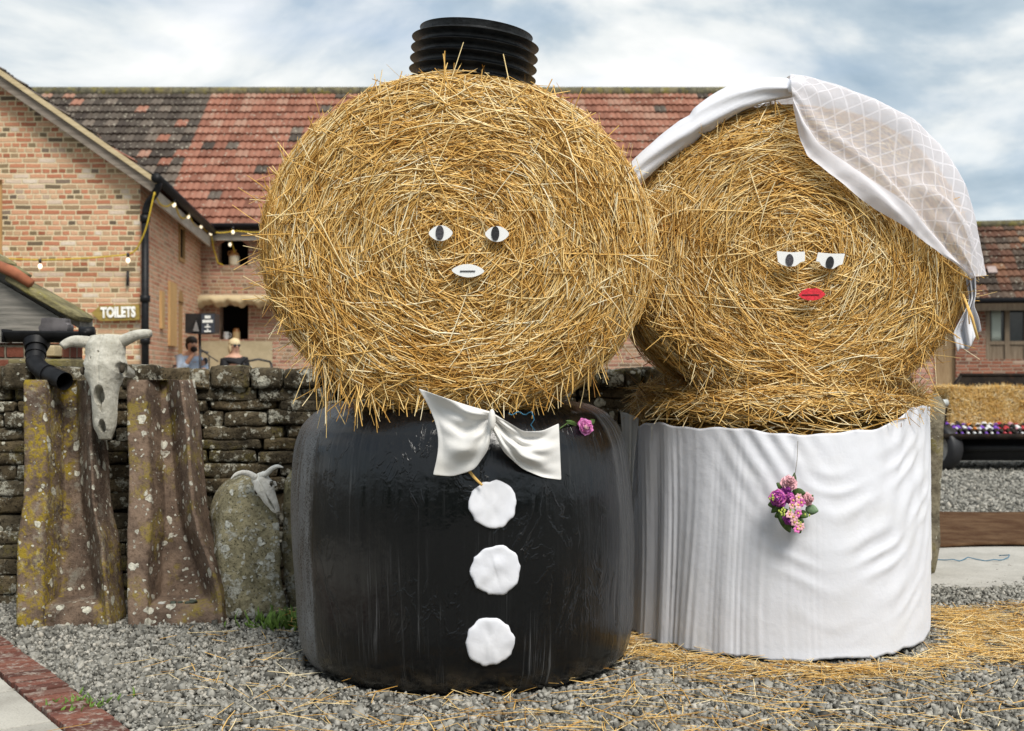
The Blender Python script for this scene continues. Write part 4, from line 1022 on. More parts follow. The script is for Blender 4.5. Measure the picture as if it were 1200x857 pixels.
# ================= two rounded stones =================
M_GS = m_lichen('rounded_stone', (.29, .275, .19), (.12, .115, .08), (.74, .74, .66), 1.15, 15, (.17, .155, .04), .5, .5, .014, crust=.75)
def rstone(pxs, D, thick, label, seed, lean=.10, skew=0):
    """outline in pixels (closed), thickness going back, front edges worn round"""
    O = np.array(pxs, float); d = np.r_[0, np.cumsum(np.linalg.norm(np.diff(np.vstack([O, O[:1]]), axis=0), axis=1))]; n = 90
    s = np.linspace(0, d[-1], n, endpoint=False); Oc = np.vstack([O, O[:1]]); R2 = np.stack([np.interp(s, d, Oc[:, 0]), np.interp(s, d, Oc[:, 1])], -1)
    for _ in range(3): R2 = (np.roll(R2, 1, 0)+2*R2+np.roll(R2, -1, 0))/4
    c = R2.mean(0); prof = [(0.02, 0), (.25, 0), (.5, 0), (.7, 0), (.85, .004), (.93, .012), (.98, .03), (1, .055), (1.0, .10), (1.0, thick-.05), (.95, thick-.01), (.6, thick), (.02, thick)]
    P = np.zeros((n, len(prof), 3))
    for j, (f, dy) in enumerate(prof):
        q = c+(R2-c)*f; 
        for i in range(n):
            w = px(q[i, 0], q[i, 1], D); w[1] += dy+lean*w[2]; w[0] -= skew*dy; P[i, j] = w
    P += np.stack([fbm(P+seed, 7, s_, 4) for s_ in (1, 2, 3)], -1)*.03
    mb = MB().grid(P, closed_u=True)
    return tag(mb.build('standing_stone', M_GS, loc=px(c[0], 735, D)*np.array([1, 1, 0]), angle=70), label, 'stone')
rstone([(262, 728), (254, 680), (252, 600), (262, 578), (280, 564), (300, 562), (312, 575), (318, 600), (324, 640), (331, 680), (337, 715), (330, 724), (300, 730)], 5.98, .22, 'round topped slab of stone thick with pale lichen leaning on the wall', 1, .25, .55)
rstone([(334, 722), (326, 640), (324, 580), (330, 556), (345, 546), (372, 546), (385, 560), (390, 640), (395, 722)], 6.12, .20, 'stone slab half hidden behind the black wrapped bale', 5, .2)

# ================= skulls =================
M_SOCK_SHADE = flat('socket_shade', (.055, .046, .034), .9, .1)  # dark brown standing in for the shade deep in the eye hollows
def m_bone(name, a, b):
    t = NT(name); p = t.coord(); n = t.noise(p, 14, 6, .7); n2 = t.noise(p, 70, 4, .7); c = t.mix(t.step(n, .35, .7), a, b); c = t.mix(t.math('MULTIPLY', t.step(n2, .55, .72), .6), c, t.mix(1.0, c, (.55, .5, .42), 'MULTIPLY'))
    return t.done(t.bsdf(c, .8, .2, normal=t.bump(t.math('ADD', n2, n), .006)))
M_BONE = m_bone('weathered_bone', (.36, .345, .29), (.58, .56, .49)); M_BONEW = m_bone('white_bone', (.66, .64, .58), (.84, .83, .78))
def skull(name, W, loc, M, label, mat, horns, feats, depth, hornr):
    """W: (v, halfwidth) along the length from poll (0) to muzzle (1)"""
    nv, nu = 110, 61; L = feats['L']; P = np.zeros((nu, nv, 3)); B = np.zeros((nu, nv, 3))
    vs = np.linspace(0, 1, nv); hw = np.interp(vs, *zip(*W)); 
    for _ in range(3): hw[1:-1] = (hw[:-2]+2*hw[1:-1]+hw[2:])/4
    dp = np.interp(vs, *zip(*depth))
    for _ in range(3): dp[1:-1] = (dp[:-2]+2*dp[1:-1]+dp[2:])/4
    us = np.linspace(-1, 1, nu)
    for i, u in enumerate(us):
        x = hw*u; f = (1-abs(u)**2.6)**.55 if abs(u) < 1 else 0
        y = dp*f
        for (cu, cv_, ru, rv, dd, sharp) in feats['dents']:
            q = ((x/hw.max()-cu)/ru)**2+((vs-cv_)/rv)**2; y = y-dd*np.clip((1-q)*sharp, 0, 1)
        y = y+.004*np.exp(-((abs(u)-.0)/.05)**2)*(-1)*(vs < .55)
        P[i] = np.stack([x, -y, -vs*L], -1); B[i] = np.stack([x*.96, 0*y+.05*f, -vs*L], -1)
    P += (np.stack([fbm(P, 30, s, 3) for s in (1, 2, 3)], -1))*.004
    mb = MB(); mb.grid(P); mb.grid(B[::-1])
    # rim stitching
    for arr, brr in ((P[0], B[0]), (P[-1], B[-1])): mb.grid(np.stack([arr, brr]))
    mb.grid(np.stack([P[:, 0], B[:, 0]])); mb.grid(np.stack([P[:, -1], B[:, -1]]))
    for v in range(len(mb.V)): mb.V[v] = mb.V[v]@M[:3, :3].T+np.array(loc)
    o = tag(mb.build(name, mat, loc=loc, angle=80), label, 'skull')
    for hp in horns:
        pts = polyev(np.array(hp), np.linspace(0, 1, 22))@M[:3, :3].T+np.array(loc); rr = np.interp(np.linspace(0, 1, 22), *zip(*hornr))
        h = MB(); h.tube(pts, rr, 16); h.build('horn', mat, o)
    for s_ in (-1, 1):
        e_ = MB(); c_ = np.array(feats['eye'])*np.array([s_, 1, 1])@M[:3, :3].T+np.array(loc); e_.ellipsoid(c_, feats['er'], 12, 9, M); e_.build('eye_socket_shade', M_SOCK_SHADE, o)  # dark beads set into the dents as painted shade
    return o, P
BW = [(0, .082), (.05, .096), (.12, .102), (.22, .100), (.30, .116), (.36, .118), (.42, .094), (.50, .072), (.60, .064), (.72, .062), (.84, .060), (.92, .050), (1, .030)]
bd = [(0, .05), (.1, .10), (.3, .125), (.5, .115), (.7, .09), (.9, .055), (1, .02)]
dents = [(-.86, .345, .20, .060, .10, 2.6), (.88, .345, .19, .060, .10, 2.6), (.0, .60, .23, .088, .09, 3.5), (.02, .70, .10, .05, .05, 3), (.02, .885, .15, .060, .07, 4), (-.05, .185, .03, .010, .02, 3), (-.35, .25, .03, .012, .012, 2), (-.72, .62, .2, .2, .02, 1), (.72, .62, .2, .2, .02, 1)]
lc = px(124.5, 394, 6.23)
o, _ = skull('bull_skull', BW, lc, roty(R_(-2.5))@rotx(R_(-9)), 'large weathered bull skull hung on the wall between the two troughs', M_BONE,
  [[(-.07, .0, -.035), (-.10, -.02, -.03), (-.155, -.03, -.022), (-.19, -.04, -.035), (-.212, -.05, -.055)], [(.07, 0, -.035), (.105, -.02, -.03), (.15, -.03, -.012), (.20, -.04, -.004), (.247, -.05, -.008)]],
  dict(L=.54, dents=dents, eye=(.101, -.052, -.188), er=(.012, .022, .022)), bd, [(0, .034), (.25, .031), (.6, .027), (.9, .023), (1, .020)])

SWd = [(0, .036), (.08, .044), (.2, .046), (.32, .056), (.42, .052), (.52, .040), (.7, .032), (.9, .022), (1, .010)]
sd_ = [(0, .02), (.15, .04), (.4, .045), (.7, .03), (1, .006)]
sdn = [(-.95, .36, .24, .07, .05, 2.5), (.95, .36, .24, .07, .05, 2.5), (0, .78, .10, .16, .03, 3), (0, .62, .06, .1, .012, 2)]
ih = np.linalg.inv((roty(R_(-28))@rotx(R_(-6)))[:3, :3]); gl = px(302, 556, 6.10)
hpx = lambda L: [((px(x, y, 6.10-.02-.012*k)-gl)@ih.T) for k, (x, y) in enumerate(L)]
skull('goat_skull', SWd, gl, roty(R_(-28))@rotx(R_(-6)), 'small white horned skull resting between the two rounded stones', M_BONEW,
  [hpx([(300, 560), (292, 555), (284, 553.5), (276, 556), (270.5, 562)]), hpx([(306, 558), (313, 555), (318, 549.5), (325, 546), (332, 548)])],
  dict(L=.22, dents=sdn, eye=(.043, -.027, -.082), er=(.007, .009, .011)), sd_, [(0, .017), (.4, .014), (.8, .009), (1, .003)])
# ================= lean-to shed behind the wall =================
D = 7.0
sh = thing('shed', (gx(40, D)-.6, D, 0), 'low shed with weathered gable boards and mossy stone verge behind the wall', 'shed')
M_BRD = m_brick('dark_brick', [(0, (.10, .035, .025)), (.6, (.20, .07, .045)), (1, (.26, .12, .08))], (.22, .19, .14), seed=3)
apx = px(-75, 280, D); ev = px(89, 375, D)
MB().box((apx[0]-1.1, D+.02, 0), (gx(72, D), D+.34, 1.44)).build('wall', M_BRD, sh, boxuv=True, smooth=False)
mb = MB(); mb.prism([px(-75, 286, D), px(-220, 376, D), px(-220, 402, D), px(46, 402, D), px(70, 372, D)], (0, .05, 0)).build('gable_board', M_GREYWOOD, sh, smooth=False)
M_STT = m_lichen('stone_tile', (.26, .23, .12), (.12, .105, .06), (.46, .43, .30), .4, 18, (.25, .22, .06), .7, .3)
dn = (ev-apx); dn /= np.linalg.norm(dn); up = np.array([-dn[2], 0, dn[0]]); up = up if up[2] > 0 else -up
mb = MB(); L = np.linalg.norm(ev-apx); k = 0; s = 0.0
slabs = MB()
for (s0, s1, lift) in ((.0, .40, .045), (.36, .50, .03), (.47, L+.02, .0)):
    c = apx+dn*((s0+s1)/2)+up*(.016+lift); Mq = np.eye(4); Mq[:3, 0] = dn; Mq[:3, 1] = (0, 1, 0); Mq[:3, 2] = up
    stone(slabs, c+np.array([0, .10, 0]), ((s1-s0)/2, .16, .022), Mq, .010, 10, s0*5)
slabs.build('roof_slab', M_STT, sh, angle=60)
mb = MB(); el = np.array([2*apx[0]-ev[0], D, ev[2]])
mb.prism([apx+np.array([0, .06, .01]), ev+np.array([0, .06, .01]), ev+np.array([0, .06, -.05]), apx+np.array([0, .06, -.05]), el+np.array([0, .06, -.05]), el+np.array([0, .06, .01])], (0, .22, 0)).build('roof', M_GREYWOOD, sh, smooth=False)
MB().tube([px(-8, 309, D-.06), px(14, 318, D-.06), px(37, 333, D-.06)], [.03, .032, .028], 12).build('clay_ridge_tile', flat('terracotta', (.28, .10, .05), .8, var=.35, sc=9), sh)
MB().box(px(9, 421, D-.14), px(99, 433, D+.1), bev=.01).build('sill', M_STT, sh)
MB().box(px(52, 405, D-.10), px(75, 418, D+.05), bev=.006).build('beam', M_PALEWOOD, sh)
# gutter with outlet and bent pipe
gD = 6.62
gt = thing('gutter', px(55, 392, gD), 'black plastic gutter with a bent downpipe over the wall beside the bull skull', 'gutter')
nn = 40; P = np.zeros((nn, 17, 3)); a0 = px(8, 390, gD); a1 = px(106, 391, gD-.02)
for i in range(nn):
    c = a0+(a1-a0)*i/(nn-1)
    for j in range(17):
        t = PI*j/16; P[i, j] = c+np.array([0, math.cos(t)*.06, -math.sin(t)*.06+.01])
mb = MB(); mb.grid(P); mb.build('trough', M_GUTTER, gt, solid=.006)
MB().box(a0+np.array([-.004, -.062, -.055]), a0+np.array([.004, .062, .018])).build('end_cap', M_GUTTER, gt)
MB().tube([px(94, 391, gD-.05), px(111, 389, gD-.04)], [.040, .030], 10).build('broken_end', M_GUTTER, gt)
M1 = MB(); c0 = px(43, 402, gD-.02); c1 = px(41, 424, gD-.10); c2 = px(47, 435, gD-.19); c3 = px(76, 447, gD-.33)
M1.tube([c0, c0+(c1-c0)*.3], [.072, .060], 20).tube([c0+(c1-c0)*.3, c0+(c1-c0)*.62], .050, 20).tube([c0+(c1-c0)*.5, c0+(c1-c0)*.66], .056, 20).tube([c0+(c1-c0)*.6, c1], .050, 20)
M1.tube(polyev(np.array([c1, c1*.35+c2*.65, c2*.7+c3*.3]), np.linspace(0, 1, 10)), .048, 20)
M1.tube([c2*.7+c3*.3, c3], .048, 20, cap=False).tube([c2*.72+c3*.28, c2*.64+c3*.36], .054, 20)
M1.build('downpipe', M_GUTTER, gt, angle=50)
mb = MB(); V = rounded(TV, 12)*np.array([.082, .05, .038]); V[:, 0] *= 1-.15*(V[:, 2] > 0); V += np.stack([fbm(V, 20, s_, 3) for s_ in (1, 2, 3)], -1)*.008
tag(mb.add(V+px(66, 381, gD), TF).build('slate_block', flat('slate', (.10, .092, .095), .8, var=.3), loc=px(66, 386, gD), angle=50), 'dark grey stone block sitting on the black gutter', 'stone')

# ================= brick barn =================
BR_G = [(0, (.34, .13, .075)), (.12, (.50, .21, .125)), (.3, (.60, .295, .18)), (.46, (.63, .355, .225)), (.60, (.66, .43, .28)), (.72, (.45, .31, .195)), (.82, (.26, .20, .12)), (.90, (.135, .105, .08)), (.93, (.62, .47, .36)), (1, (.74, .66, .56))]
M_BG = m_brick('barn_brick', BR_G, (.78, .64, .42), bw=.245, bh=.078, mo=.12, seed=1)
BR_S = [(0, (.46, .21, .135)), (.3, (.64, .32, .21)), (.6, (.70, .41, .28)), (.85, (.60, .38, .25)), (1, (.42, .29, .20))]
M_BS = m_brick('barn_side_brick', BR_S, (.74, .60, .43), mo=.10, seed=9, headers=.3, dirt=.3)
M_BM = m_brick('range_brick', [(0, (.25, .12, .09)), (.25, (.42, .22, .16)), (.6, (.50, .30, .22)), (.85, (.40, .26, .17)), (1, (.20, .14, .10))], (.56, .46, .34), mo=.11, seed=5)
RED = [(0, (.19, .085, .058)), (.3, (.25, .112, .076)), (.75, (.30, .14, .096)), (1, (.31, .185, .135))]
DRK = [(0, (.050, .040, .034)), (.5, (.080, .066, .054)), (.85, (.115, .095, .078)), (1, (.16, .13, .105))]
def wall(parent, name, o, dvec, nrm, W, H, holes, mat, depth=.28, z0=0, gable=None, dark=True):
    """wall sheet with rectangular openings (u0,u1,z0,z1) and reveals"""
    o = np.array(o, float); d = np.array(dvec, float); d /= np.linalg.norm(d); nrm = np.array(nrm, float)
    us = sorted({0, W}|{h[0] for h in holes}|{h[1] for h in holes}); zs = sorted({z0, H}|{h[2] for h in holes}|{h[3] for h in holes})
    mb = MB(); P = lambda u, z, e=0: o+d*u+np.array([0, 0, z])-nrm*e
    for a, b in zip(us[:-1], us[1:]):
        for c, e in zip(zs[:-1], zs[1:]):
            if any(h[0] <= a+1e-6 and b <= h[1]+1e-6 and h[2] <= c+1e-6 and e <= h[3]+1e-6 for h in holes): continue
            mb.add([P(a, c), P(b, c), P(b, e), P(a, e)], [(0, 1, 2, 3)], uv=[(a, c), (b, c), (b, e), (a, e)])
    for (a, b, c, e) in [h[:4] for h in holes]:
        for (q, r) in (((a, c), (a, e)), ((a, e), (b, e)), ((b, e), (b, c)), ((b, c), (a, c))):
            mb.add([P(*q), P(*r), P(*r, depth), P(*q, depth)], [(0, 1, 2, 3)], uv=[(q[0], q[1]), (r[0]+.001, r[1]), (r[0]+depth, r[1]+depth), (q[0]+depth, q[1]+depth)])
    if gable is not None:
        pts = [(0, H), (W, H)]+gable
        mb.add([P(*q) for q in pts], [tuple(range(len(pts)))], uv=pts)
    return mb, P
def tiles(parent, name, E0, E1, R0, R1, tw, nrow, mat, per=8, roll=.024, lip=.05):
    E0, E1, R0, R1 = (np.array(v, float) for v in (E0, E1, R0, R1))
    n = np.cross(E1-E0, R0-E0); n /= np.linalg.norm(n); n = n if n[2] > 0 else -n
    nc = int(round(np.linalg.norm(E1-E0)/tw)); m = nc*per+1; mb = MB(); us = np.linspace(0, 1, m)
    for r in range(nrow):
        P = np.zeros((m, 3, 3)); UV = np.zeros((m, 3, 2))
        jit = rng.uniform(-.006, .006, nc+1)
        for i, u in enumerate(us):
            ci = min(int(i/per), nc-1); ph = (i % per)/per
            hgt = roll*(abs(math.sin(2*PI*ph))**.7)+jit[ci]
            for j, (t, off) in enumerate(((r/nrow, -.02), (r/nrow, lip), ((r+1)/nrow, .004))):
                a = E0+(E1-E0)*u; b = R0+(R1-R0)*u; P[i, j] = a+(b-a)*t+n*(off+(hgt if j else 0))
                UV[i, j] = (min(u*nc, nc-.001), r+.05+.9*(j == 2))
        mb.grid(P, UV)
    return mb.build(name, mat, parent, angle=35)
# --- projecting wing
WC = np.array([-5.60, 18.0, 0]); wd = np.array([-.80, 6.6, 0]); wl_ = np.linalg.norm(wd); wdu = wd/wl_
HW = 4.27; AP = 2.72; HWID = 3.9
wing = thing('brick_barn', (-9.5, 18, 0), 'brick barn wing with a steep gable end and black downpipe at its corner', 'barn')
mb, _ = wall(wing, 'wall', WC+np.array([-2*HWID, 0, 0]), (1, 0, 0), (0, -1, 0), 2*HWID, HW, [(5.05, 5.72, 3.02, 4.20)], M_BG, gable=[(HWID, HW+AP)])
mb.build('gable_wall', M_BG, wing, smooth=False)
wn = np.array([wdu[1], -wdu[0], 0])
tt_ = lambda t: t*wl_
sideholes = [(tt_(.549), tt_(.645), 3.33, 4.02), (tt_(.381), tt_(.485), 1.78, 2.85), (tt_(.253), tt_(.292), 2.04, 2.62), (tt_(.549), tt_(.64), .55, 2.60)]
mb, Pw_ = wall(wing, 'wall', WC, wdu, wn, wl_, HW, sideholes, M_BS, depth=.2); mb.build('side_wall', M_BS, wing, smooth=False)
MB().add([WC+np.array([-2*HWID, 0, 0]), WC+np.array([-2*HWID, 6.6, 0]), WC+np.array([-2*HWID, 6.6, HW]), WC+np.array([-2*HWID, 0, HW])], [(0, 1, 2, 3)]).build('far_wall', M_BS, wing, boxuv=True, smooth=False)
for k, h in enumerate(sideholes):
    a, b, c, e = h; f = MB()
    q = [Pw_(a-.02, c-.02, -.04), Pw_(b+.02, c-.02, -.04), Pw_(b+.02, e+.02, -.04), Pw_(a-.02, e+.02, -.04)]
    if k in (1, 2): f.prism([p for p in q], -wn*.05).build('shutter' if k == 1 else 'post', m_wood('oak_shutter', (.46, .27, .11), (.62, .40, .18)), wing, smooth=False)
    elif k == 0:
        wi = f.prism([Pw_(a, c, .02), Pw_(b, c, .02), Pw_(b, e, .02), Pw_(a, e, .02)], -wn*.02).build('window', M_DARK, wing, smooth=False)
        fm = MB()
        for (u0, u1, z0, z1) in ((a, a+.07, c, e), (b-.07, b, c, e), (a+.07, b-.07, c, c+.07), (a+.07, b-.07, e-.07, e)): fm.prism([Pw_(u0, z0, -.03), Pw_(u1, z0, -.03), Pw_(u1, z1, -.03), Pw_(u0, z1, -.03)], -wn*.045)
        fm.build('frame', M_OAK, wi, smooth=False)
    else:
        f.prism([Pw_(a+.12, c, .02), Pw_(b, c, .02), Pw_(b, e, .02), Pw_(a+.12, e, .02)], -wn*.02).build('door', M_OAK, wing, smooth=False)
mid = (a+b)/2; arch = MB(); 
ph = [(mid+(b-a)/2*1.0*math.cos(t), 2.60+.22*math.sin(t)) for t in np.linspace(0, PI, 12)]
arch.prism([Pw_(u, z, -.004) for u, z in ph], -wn*.03).build('arch', M_OAK, wing, smooth=False)
# gable oak window near the frame edge
wo = WC+np.array([-2*HWID, 0, 0]); W0 = MB()
fr_w = MB()
for (u0, u1, z0, z1) in ((5.05, 5.15, 3.02, 4.20), (5.62, 5.72, 3.02, 4.20), (5.15, 5.62, 3.02, 3.10), (5.15, 5.62, 4.1, 4.2)): fr_w.box(wo+np.array([u0, .06, z0]), wo+np.array([u1, .16, z1]))
wi = MB().box(wo+np.array([5.1, .17, 3.05]), wo+np.array([5.68, .19, 4.15])).build('window', M_DARK, wing, smooth=False); fr_w.build('frame', m_wood('light_oak', (.40, .22, .08), (.54, .33, .14)), wi, smooth=False)
# wing roof
M_RW = m_tiles('wing_tiles', RED, DRK, 6)
apf = WC+np.array([-HWID, 0, HW+AP]); slope = AP/HWID
ovf = np.array([0, -.28, 0]); back = wdu*9.5
Er = WC+np.array([.28, 0, HW-.28*slope+.10]); Ra = apf+np.array([0, 0, .10])
El = WC+np.array([-2*HWID-.28, 0, HW-.28*slope+.10])
bk = wdu*7.0
tiles(wing, 'roof', Er+ovf, Er+wdu*6.35, Ra+ovf, Ra+wdu*9.9, .27, 13, M_RW)
tiles(wing, 'roof', El+wdu*6.35, El+ovf, Ra+wdu*9.9, Ra+ovf, .27, 13, M_RW)
def bar(a, b, w, h, mbx, y0, y1):
    """sloping board between a and b in the gable plane"""
    a, b = np.array(a, float), np.array(b, float); d_ = (b-a)/np.linalg.norm(b-a); u_ = np.array([-d_[2], 0, d_[0]]); u_ = u_ if u_[2] > 0 else -u_
    mbx.prism([a+np.array([0, y0, 0])+u_*w, b+np.array([0, y0, 0])+u_*w, b+np.array([0, y0, 0])+u_*h, a+np.array([0, y0, 0])+u_*h], (0, y1-y0, 0))
e_r, e_l = WC+np.array([.30, 0, HW-.30*slope]), WC+np.array([-2*HWID-.30, 0, HW-.30*slope])
for e_ in (e_r, e_l):
    mb = MB(); bar(apf, e_, -.10, .03, mb, -.26, -.19); mb.build('bargeboard', m_wood('grey_barge', (.15, .125, .10), (.27, .23, .19), 0), wing, smooth=False)
    mb = MB(); bar(apf, e_, .035, .105, mb, -.31, -.16); mb.build('verge_trim', M_PALEWOOD, wing, smooth=False)
# eaves fascia, gutter and downpipe
fa = MB(); A0 = WC+np.array([.20, -.1, HW-.20]); fa.prism([A0, A0+wdu*6.5, A0+wdu*6.5+np.array([0, 0, -.20]), A0+np.array([0, 0, -.20])], (.04, 0, 0)); fa.build('fascia', m_wood('fascia_board', (.36, .33, .28), (.50, .46, .40), 1), wing, smooth=False)
gu = MB(); G0 = WC+np.array([.34, -.34, HW-.10]); gu.tube([G0, G0+wdu*6.7], .075, 14); gu.build('gutter', M_GUTTER, wing)
dp = MB(); q0 = G0+np.array([-.0, .12, -.05]); q1 = WC+np.array([.10, -.09, HW-.62])
dp.tube(polyev(np.array([q0, q0+np.array([-.02, 0, -.16]), q1+np.array([.03, 0, .2]), q1]), np.linspace(0, 1, 12)), .055, 12).tube([q1, WC+np.array([.10, -.09, .5])], .055, 14)
for zz in (3.55, 2.35, 1.72): dp.tube([WC+np.array([.10, -.09, zz]), WC+np.array([.10, -.09, zz+.10])], .075, 14)
dp.build('downpipe', M_GUTTER, wing)
# --- main range
MY = 24.6; ML = -14.0; MR = 5.25; HM = 4.3
main = thing('barn_range', (-4, MY, 0), 'long brick barn range with patched red and black tiled roof behind the bales', 'barn')
q = lambda x: gx(x, MY)-ML
holes = [(q(255), q(291), gz(311, MY), gz(280, MY)), (q(257), q(291), gz(398, MY), gz(357, MY))]
mb, Pm = wall(main, 'wall', (ML, MY, 0), (1, 0, 0), (0, -1, 0), MR-ML, HM, holes, M_BM, depth=.35)
a, b, c, e = holes[0]; mid = (a+b)/2
for sgn in (-1, 1):   # brick spandrels of the segmental arch
    pts = [(mid+sgn*(b-a)/2, e)]+[(mid+sgn*(b-a)/2*f, e-.16*f**2.2) for f in np.linspace(1, .0, 9)]
    P3 = [Pm(u, z, .004) for u, z in pts]; mb.add(P3, [tuple(range(len(P3)))], uv=pts)
mb.build('wall', M_BM, main, smooth=False)
ar = MB()
for k in range(13):
    f0, f1 = -1+2*k/13+.01, -1+2*(k+1)/13-.01; pt_ = lambda f, dz: Pm(mid+(b-a)/2*f*(1+.12*dz/.2), e-.16*abs(f)**2.2+dz, -.012)
    ar.prism([pt_(f0, .0), pt_(f1, .0), pt_(f1, .19), pt_(f0, .19)], (0, .05, 0))
ar.build('brick_arch', flat('arch_brick', (.42, .22, .16), .9, var=.35, sc=3), main, smooth=False)
for h in holes:
    a, b, c, e = h; MB().prism([Pm(a-.2, c-.2, .36), Pm(b+.2, c-.2, .36), Pm(b+.2, e+.2, .36), Pm(a-.2, e+.2, .36)], (0, .05, 0)).build('opening', M_DARK, main, smooth=False)  # near-black sheet closing each hole, painted as the unlit interior
a, b, c, e = holes[1]
sl = MB(); sl.box(Pm(a-.5, c-.62, -.05), Pm(b+.5, c-.04, .0)); sl.build('stone_sill', m_conc('sill_stone', (.36, .30, .19), (.46, .39, .26)), main, boxuv=True, smooth=False)
mb = MB(); NX = 60; P = np.zeros((NX, 12, 3)); x0, x1 = gx(222, MY), gx(340, MY)
for i in range(NX):
    x = x0+(x1-x0)*i/(NX-1); zt = gz(345.5, MY-.3); zb = gz(358, MY-.45)+.035*math.sin(i*.55)+.02*math.sin(i*1.3)
    for j in range(12):
        t = 2*PI*j/12; P[i, j] = (x, MY-.26+.24*math.cos(t), (zt+zb)/2+(zt-zb)/2*math.sin(t)*1.0)
mb.grid(np.swapaxes(P, 0, 1), closed_u=True); mb.build('rolled_awning', m_cloth('buff_canvas', (.50, .40, .24), stain=.4), main)
M_RM = m_tiles('range_tiles', RED, DRK, 24.5)
RZ, RY = gz(109, 28.8), 28.8
nr = 17
tiles(main, 'roof', (ML, MY-.30, HM-.05), (MR, MY-.30, HM-.05), (ML, RY, RZ), (MR, RY, RZ), .27, nr, M_RM)
tiles(main, 'roof', (MR, 2*RY-MY+.3, HM-.05), (ML, 2*RY-MY+.3, HM-.05), (MR, RY, RZ), (ML, RY, RZ), .27, 8, M_RM)
MB().box((ML, RY+.3, 0), (MR, 2*RY-MY, HM-.06)).build('rear_block', M_BM, main, boxuv=True, smooth=False)
MB().prism([(MR-.02, MY, 0), (MR-.02, 2*RY-MY, 0), (MR-.02, 2*RY-MY, HM), (MR-.02, RY, RZ-.08), (MR-.02, MY, HM)], (-.25, 0, 0)).build('end_wall', M_BM, main, boxuv=True, smooth=False)
M_MOSS = m_lichen('ridge_stone', (.16, .15, .10), (.07, .065, .05), (.32, .29, .18), .5, 5, (.22, .19, .04), .8, .3)
rb = MB()
for k in range(43):
    x = ML+k*.45; rb.tube([(x, RY, RZ+.01), (x+.44, RY, RZ+.012)], .13, 10)
rb.build('ridge_tile', M_MOSS, main, angle=50)
MB().tube([(-6.35, MY-.37, HM-.03), (MR, MY-.37, HM-.03)], .07, 12).build('gutter', M_GUTTER, main)
MB().box((-6.2, MY-.26, HM-.30), (MR, MY-.20, HM-.10)).build('fascia', m_wood('range_fascia', (.30, .28, .25), (.42, .39, .34), 0), main, smooth=False)
# terrace behind the dry stone wall
e = MB().box((-14, 8.8, -.3), (2.3, MY-.05, .55)).build('terrace', m_conc('terrace_paving', (.24, .22, .19), (.34, .31, .27)), smooth=False); e['kind'] = 'structure'
# ---- sign
sD = 17.9
sg = thing('wooden_sign', px(136, 366, sD), 'arrow shaped wooden board painted TOILETS on the brick gable', 'sign')
MB().prism([px(x, y, sD) for x, y in ((107, 367), (117, 358.5), (163, 356.5), (163.5, 375), (117, 376.5))], (0, .05, 0)).build('board', m_wood('olive_board', (.22, .15, .035), (.34, .25, .07), 0), sg, smooth=False)
wh = flat('white_paint', (.80, .79, .74), .7)
text_mb('TOILETS', .21, Tm(FRONT@rotz(R_(1.5)), px(138.5, 366.6, sD-.012)), .006, .010, sx=.66).build('lettering', wh, sg, smooth=False)
MB().box(px(149, 318, 17.97), px(150.5, 335, 17.93)).build('iron_bracket', M_IRON, wing)
# ---- festoon lights
cab = thing('string_lights', px(205, 240, 19), 'yellow cable of small bulbs strung along the barn eaves', 'string lights')
M_YC = flat('yellow_cable', (.52, .36, .03), .6); bulb = NT('bulb'); M_BULB = bulb.done(bulb.bsdf((.9, .85, .7), .3, .5, **{'Emission Color': (1, .85, .6, 1), 'Emission Strength': .9}))
pts = [(0, 303, 17.85), (50, 305, 17.85), (100, 303, 17.85), (158, 298, 17.85), (171, 270, 17.75), (181, 226, 17.7)]
cb = MB(); cb.tube(polyev(np.array([px(*p) for p in pts]), np.linspace(0, 1, 50)), .012, 6)
sw = [(181, 226, 17.7), (187, 240, 18.2), (196, 243, 18.8), (204, 236, 19.3), (210, 254, 19.9), (216, 257, 20.6), (221, 250, 21.2), (226, 262, 21.9), (231, 267, 22.5), (236, 262, 23.1), (241, 272, 23.7), (247, 270, 24.1), (260, 276, 24.15), (273, 269, 24.15), (296, 274, 24.15), (330, 268, 24.15)]
cb.tube(polyev(np.array([px(*p) for p in sw]), np.linspace(0, 1, 90)), .014, 6)
cb.tube([px(272, 269, 24.15), px(271, 282, 24.6), px(275, 296, 24.6)], .014, 6).tube([px(247, 271, 24.1), px(250, 290, 24.4), px(255, 308, 24.5), px(262, 311, 24.55)], .014, 6)
cb.build('cable', M_YC, cab)
first = None
for (x, y, d_) in ((204, 238, 19.3), (220.5, 252, 21.2), (235.5, 264, 23.1), (247, 272, 24.1), (273, 270.5, 24.15), (269.5, 285, 24.5), (47, 310, 17.8), (150, 303, 17.8)):
    c = px(x, y, d_)
    if first is None:
        first = MB().ellipsoid(np.array(cab.location)+np.array((0, 0, -.03)), (.032, .032, .04), 12, 8).build('bulb', M_BULB, cab); first.location = c-np.array(cab.location); o = first
        s_ = MB().tube([(0, 0, .02), (0, 0, .08)], .024, 8).build('socket', M_IRON); s_.parent = o; s_.location = (0, 0, 0); sock = s_
    else:
        o = first.copy(); COL.objects.link(o); o.parent = cab; o.location = c-np.array(cab.location); s_ = sock.copy(); COL.objects.link(s_); s_.parent = o
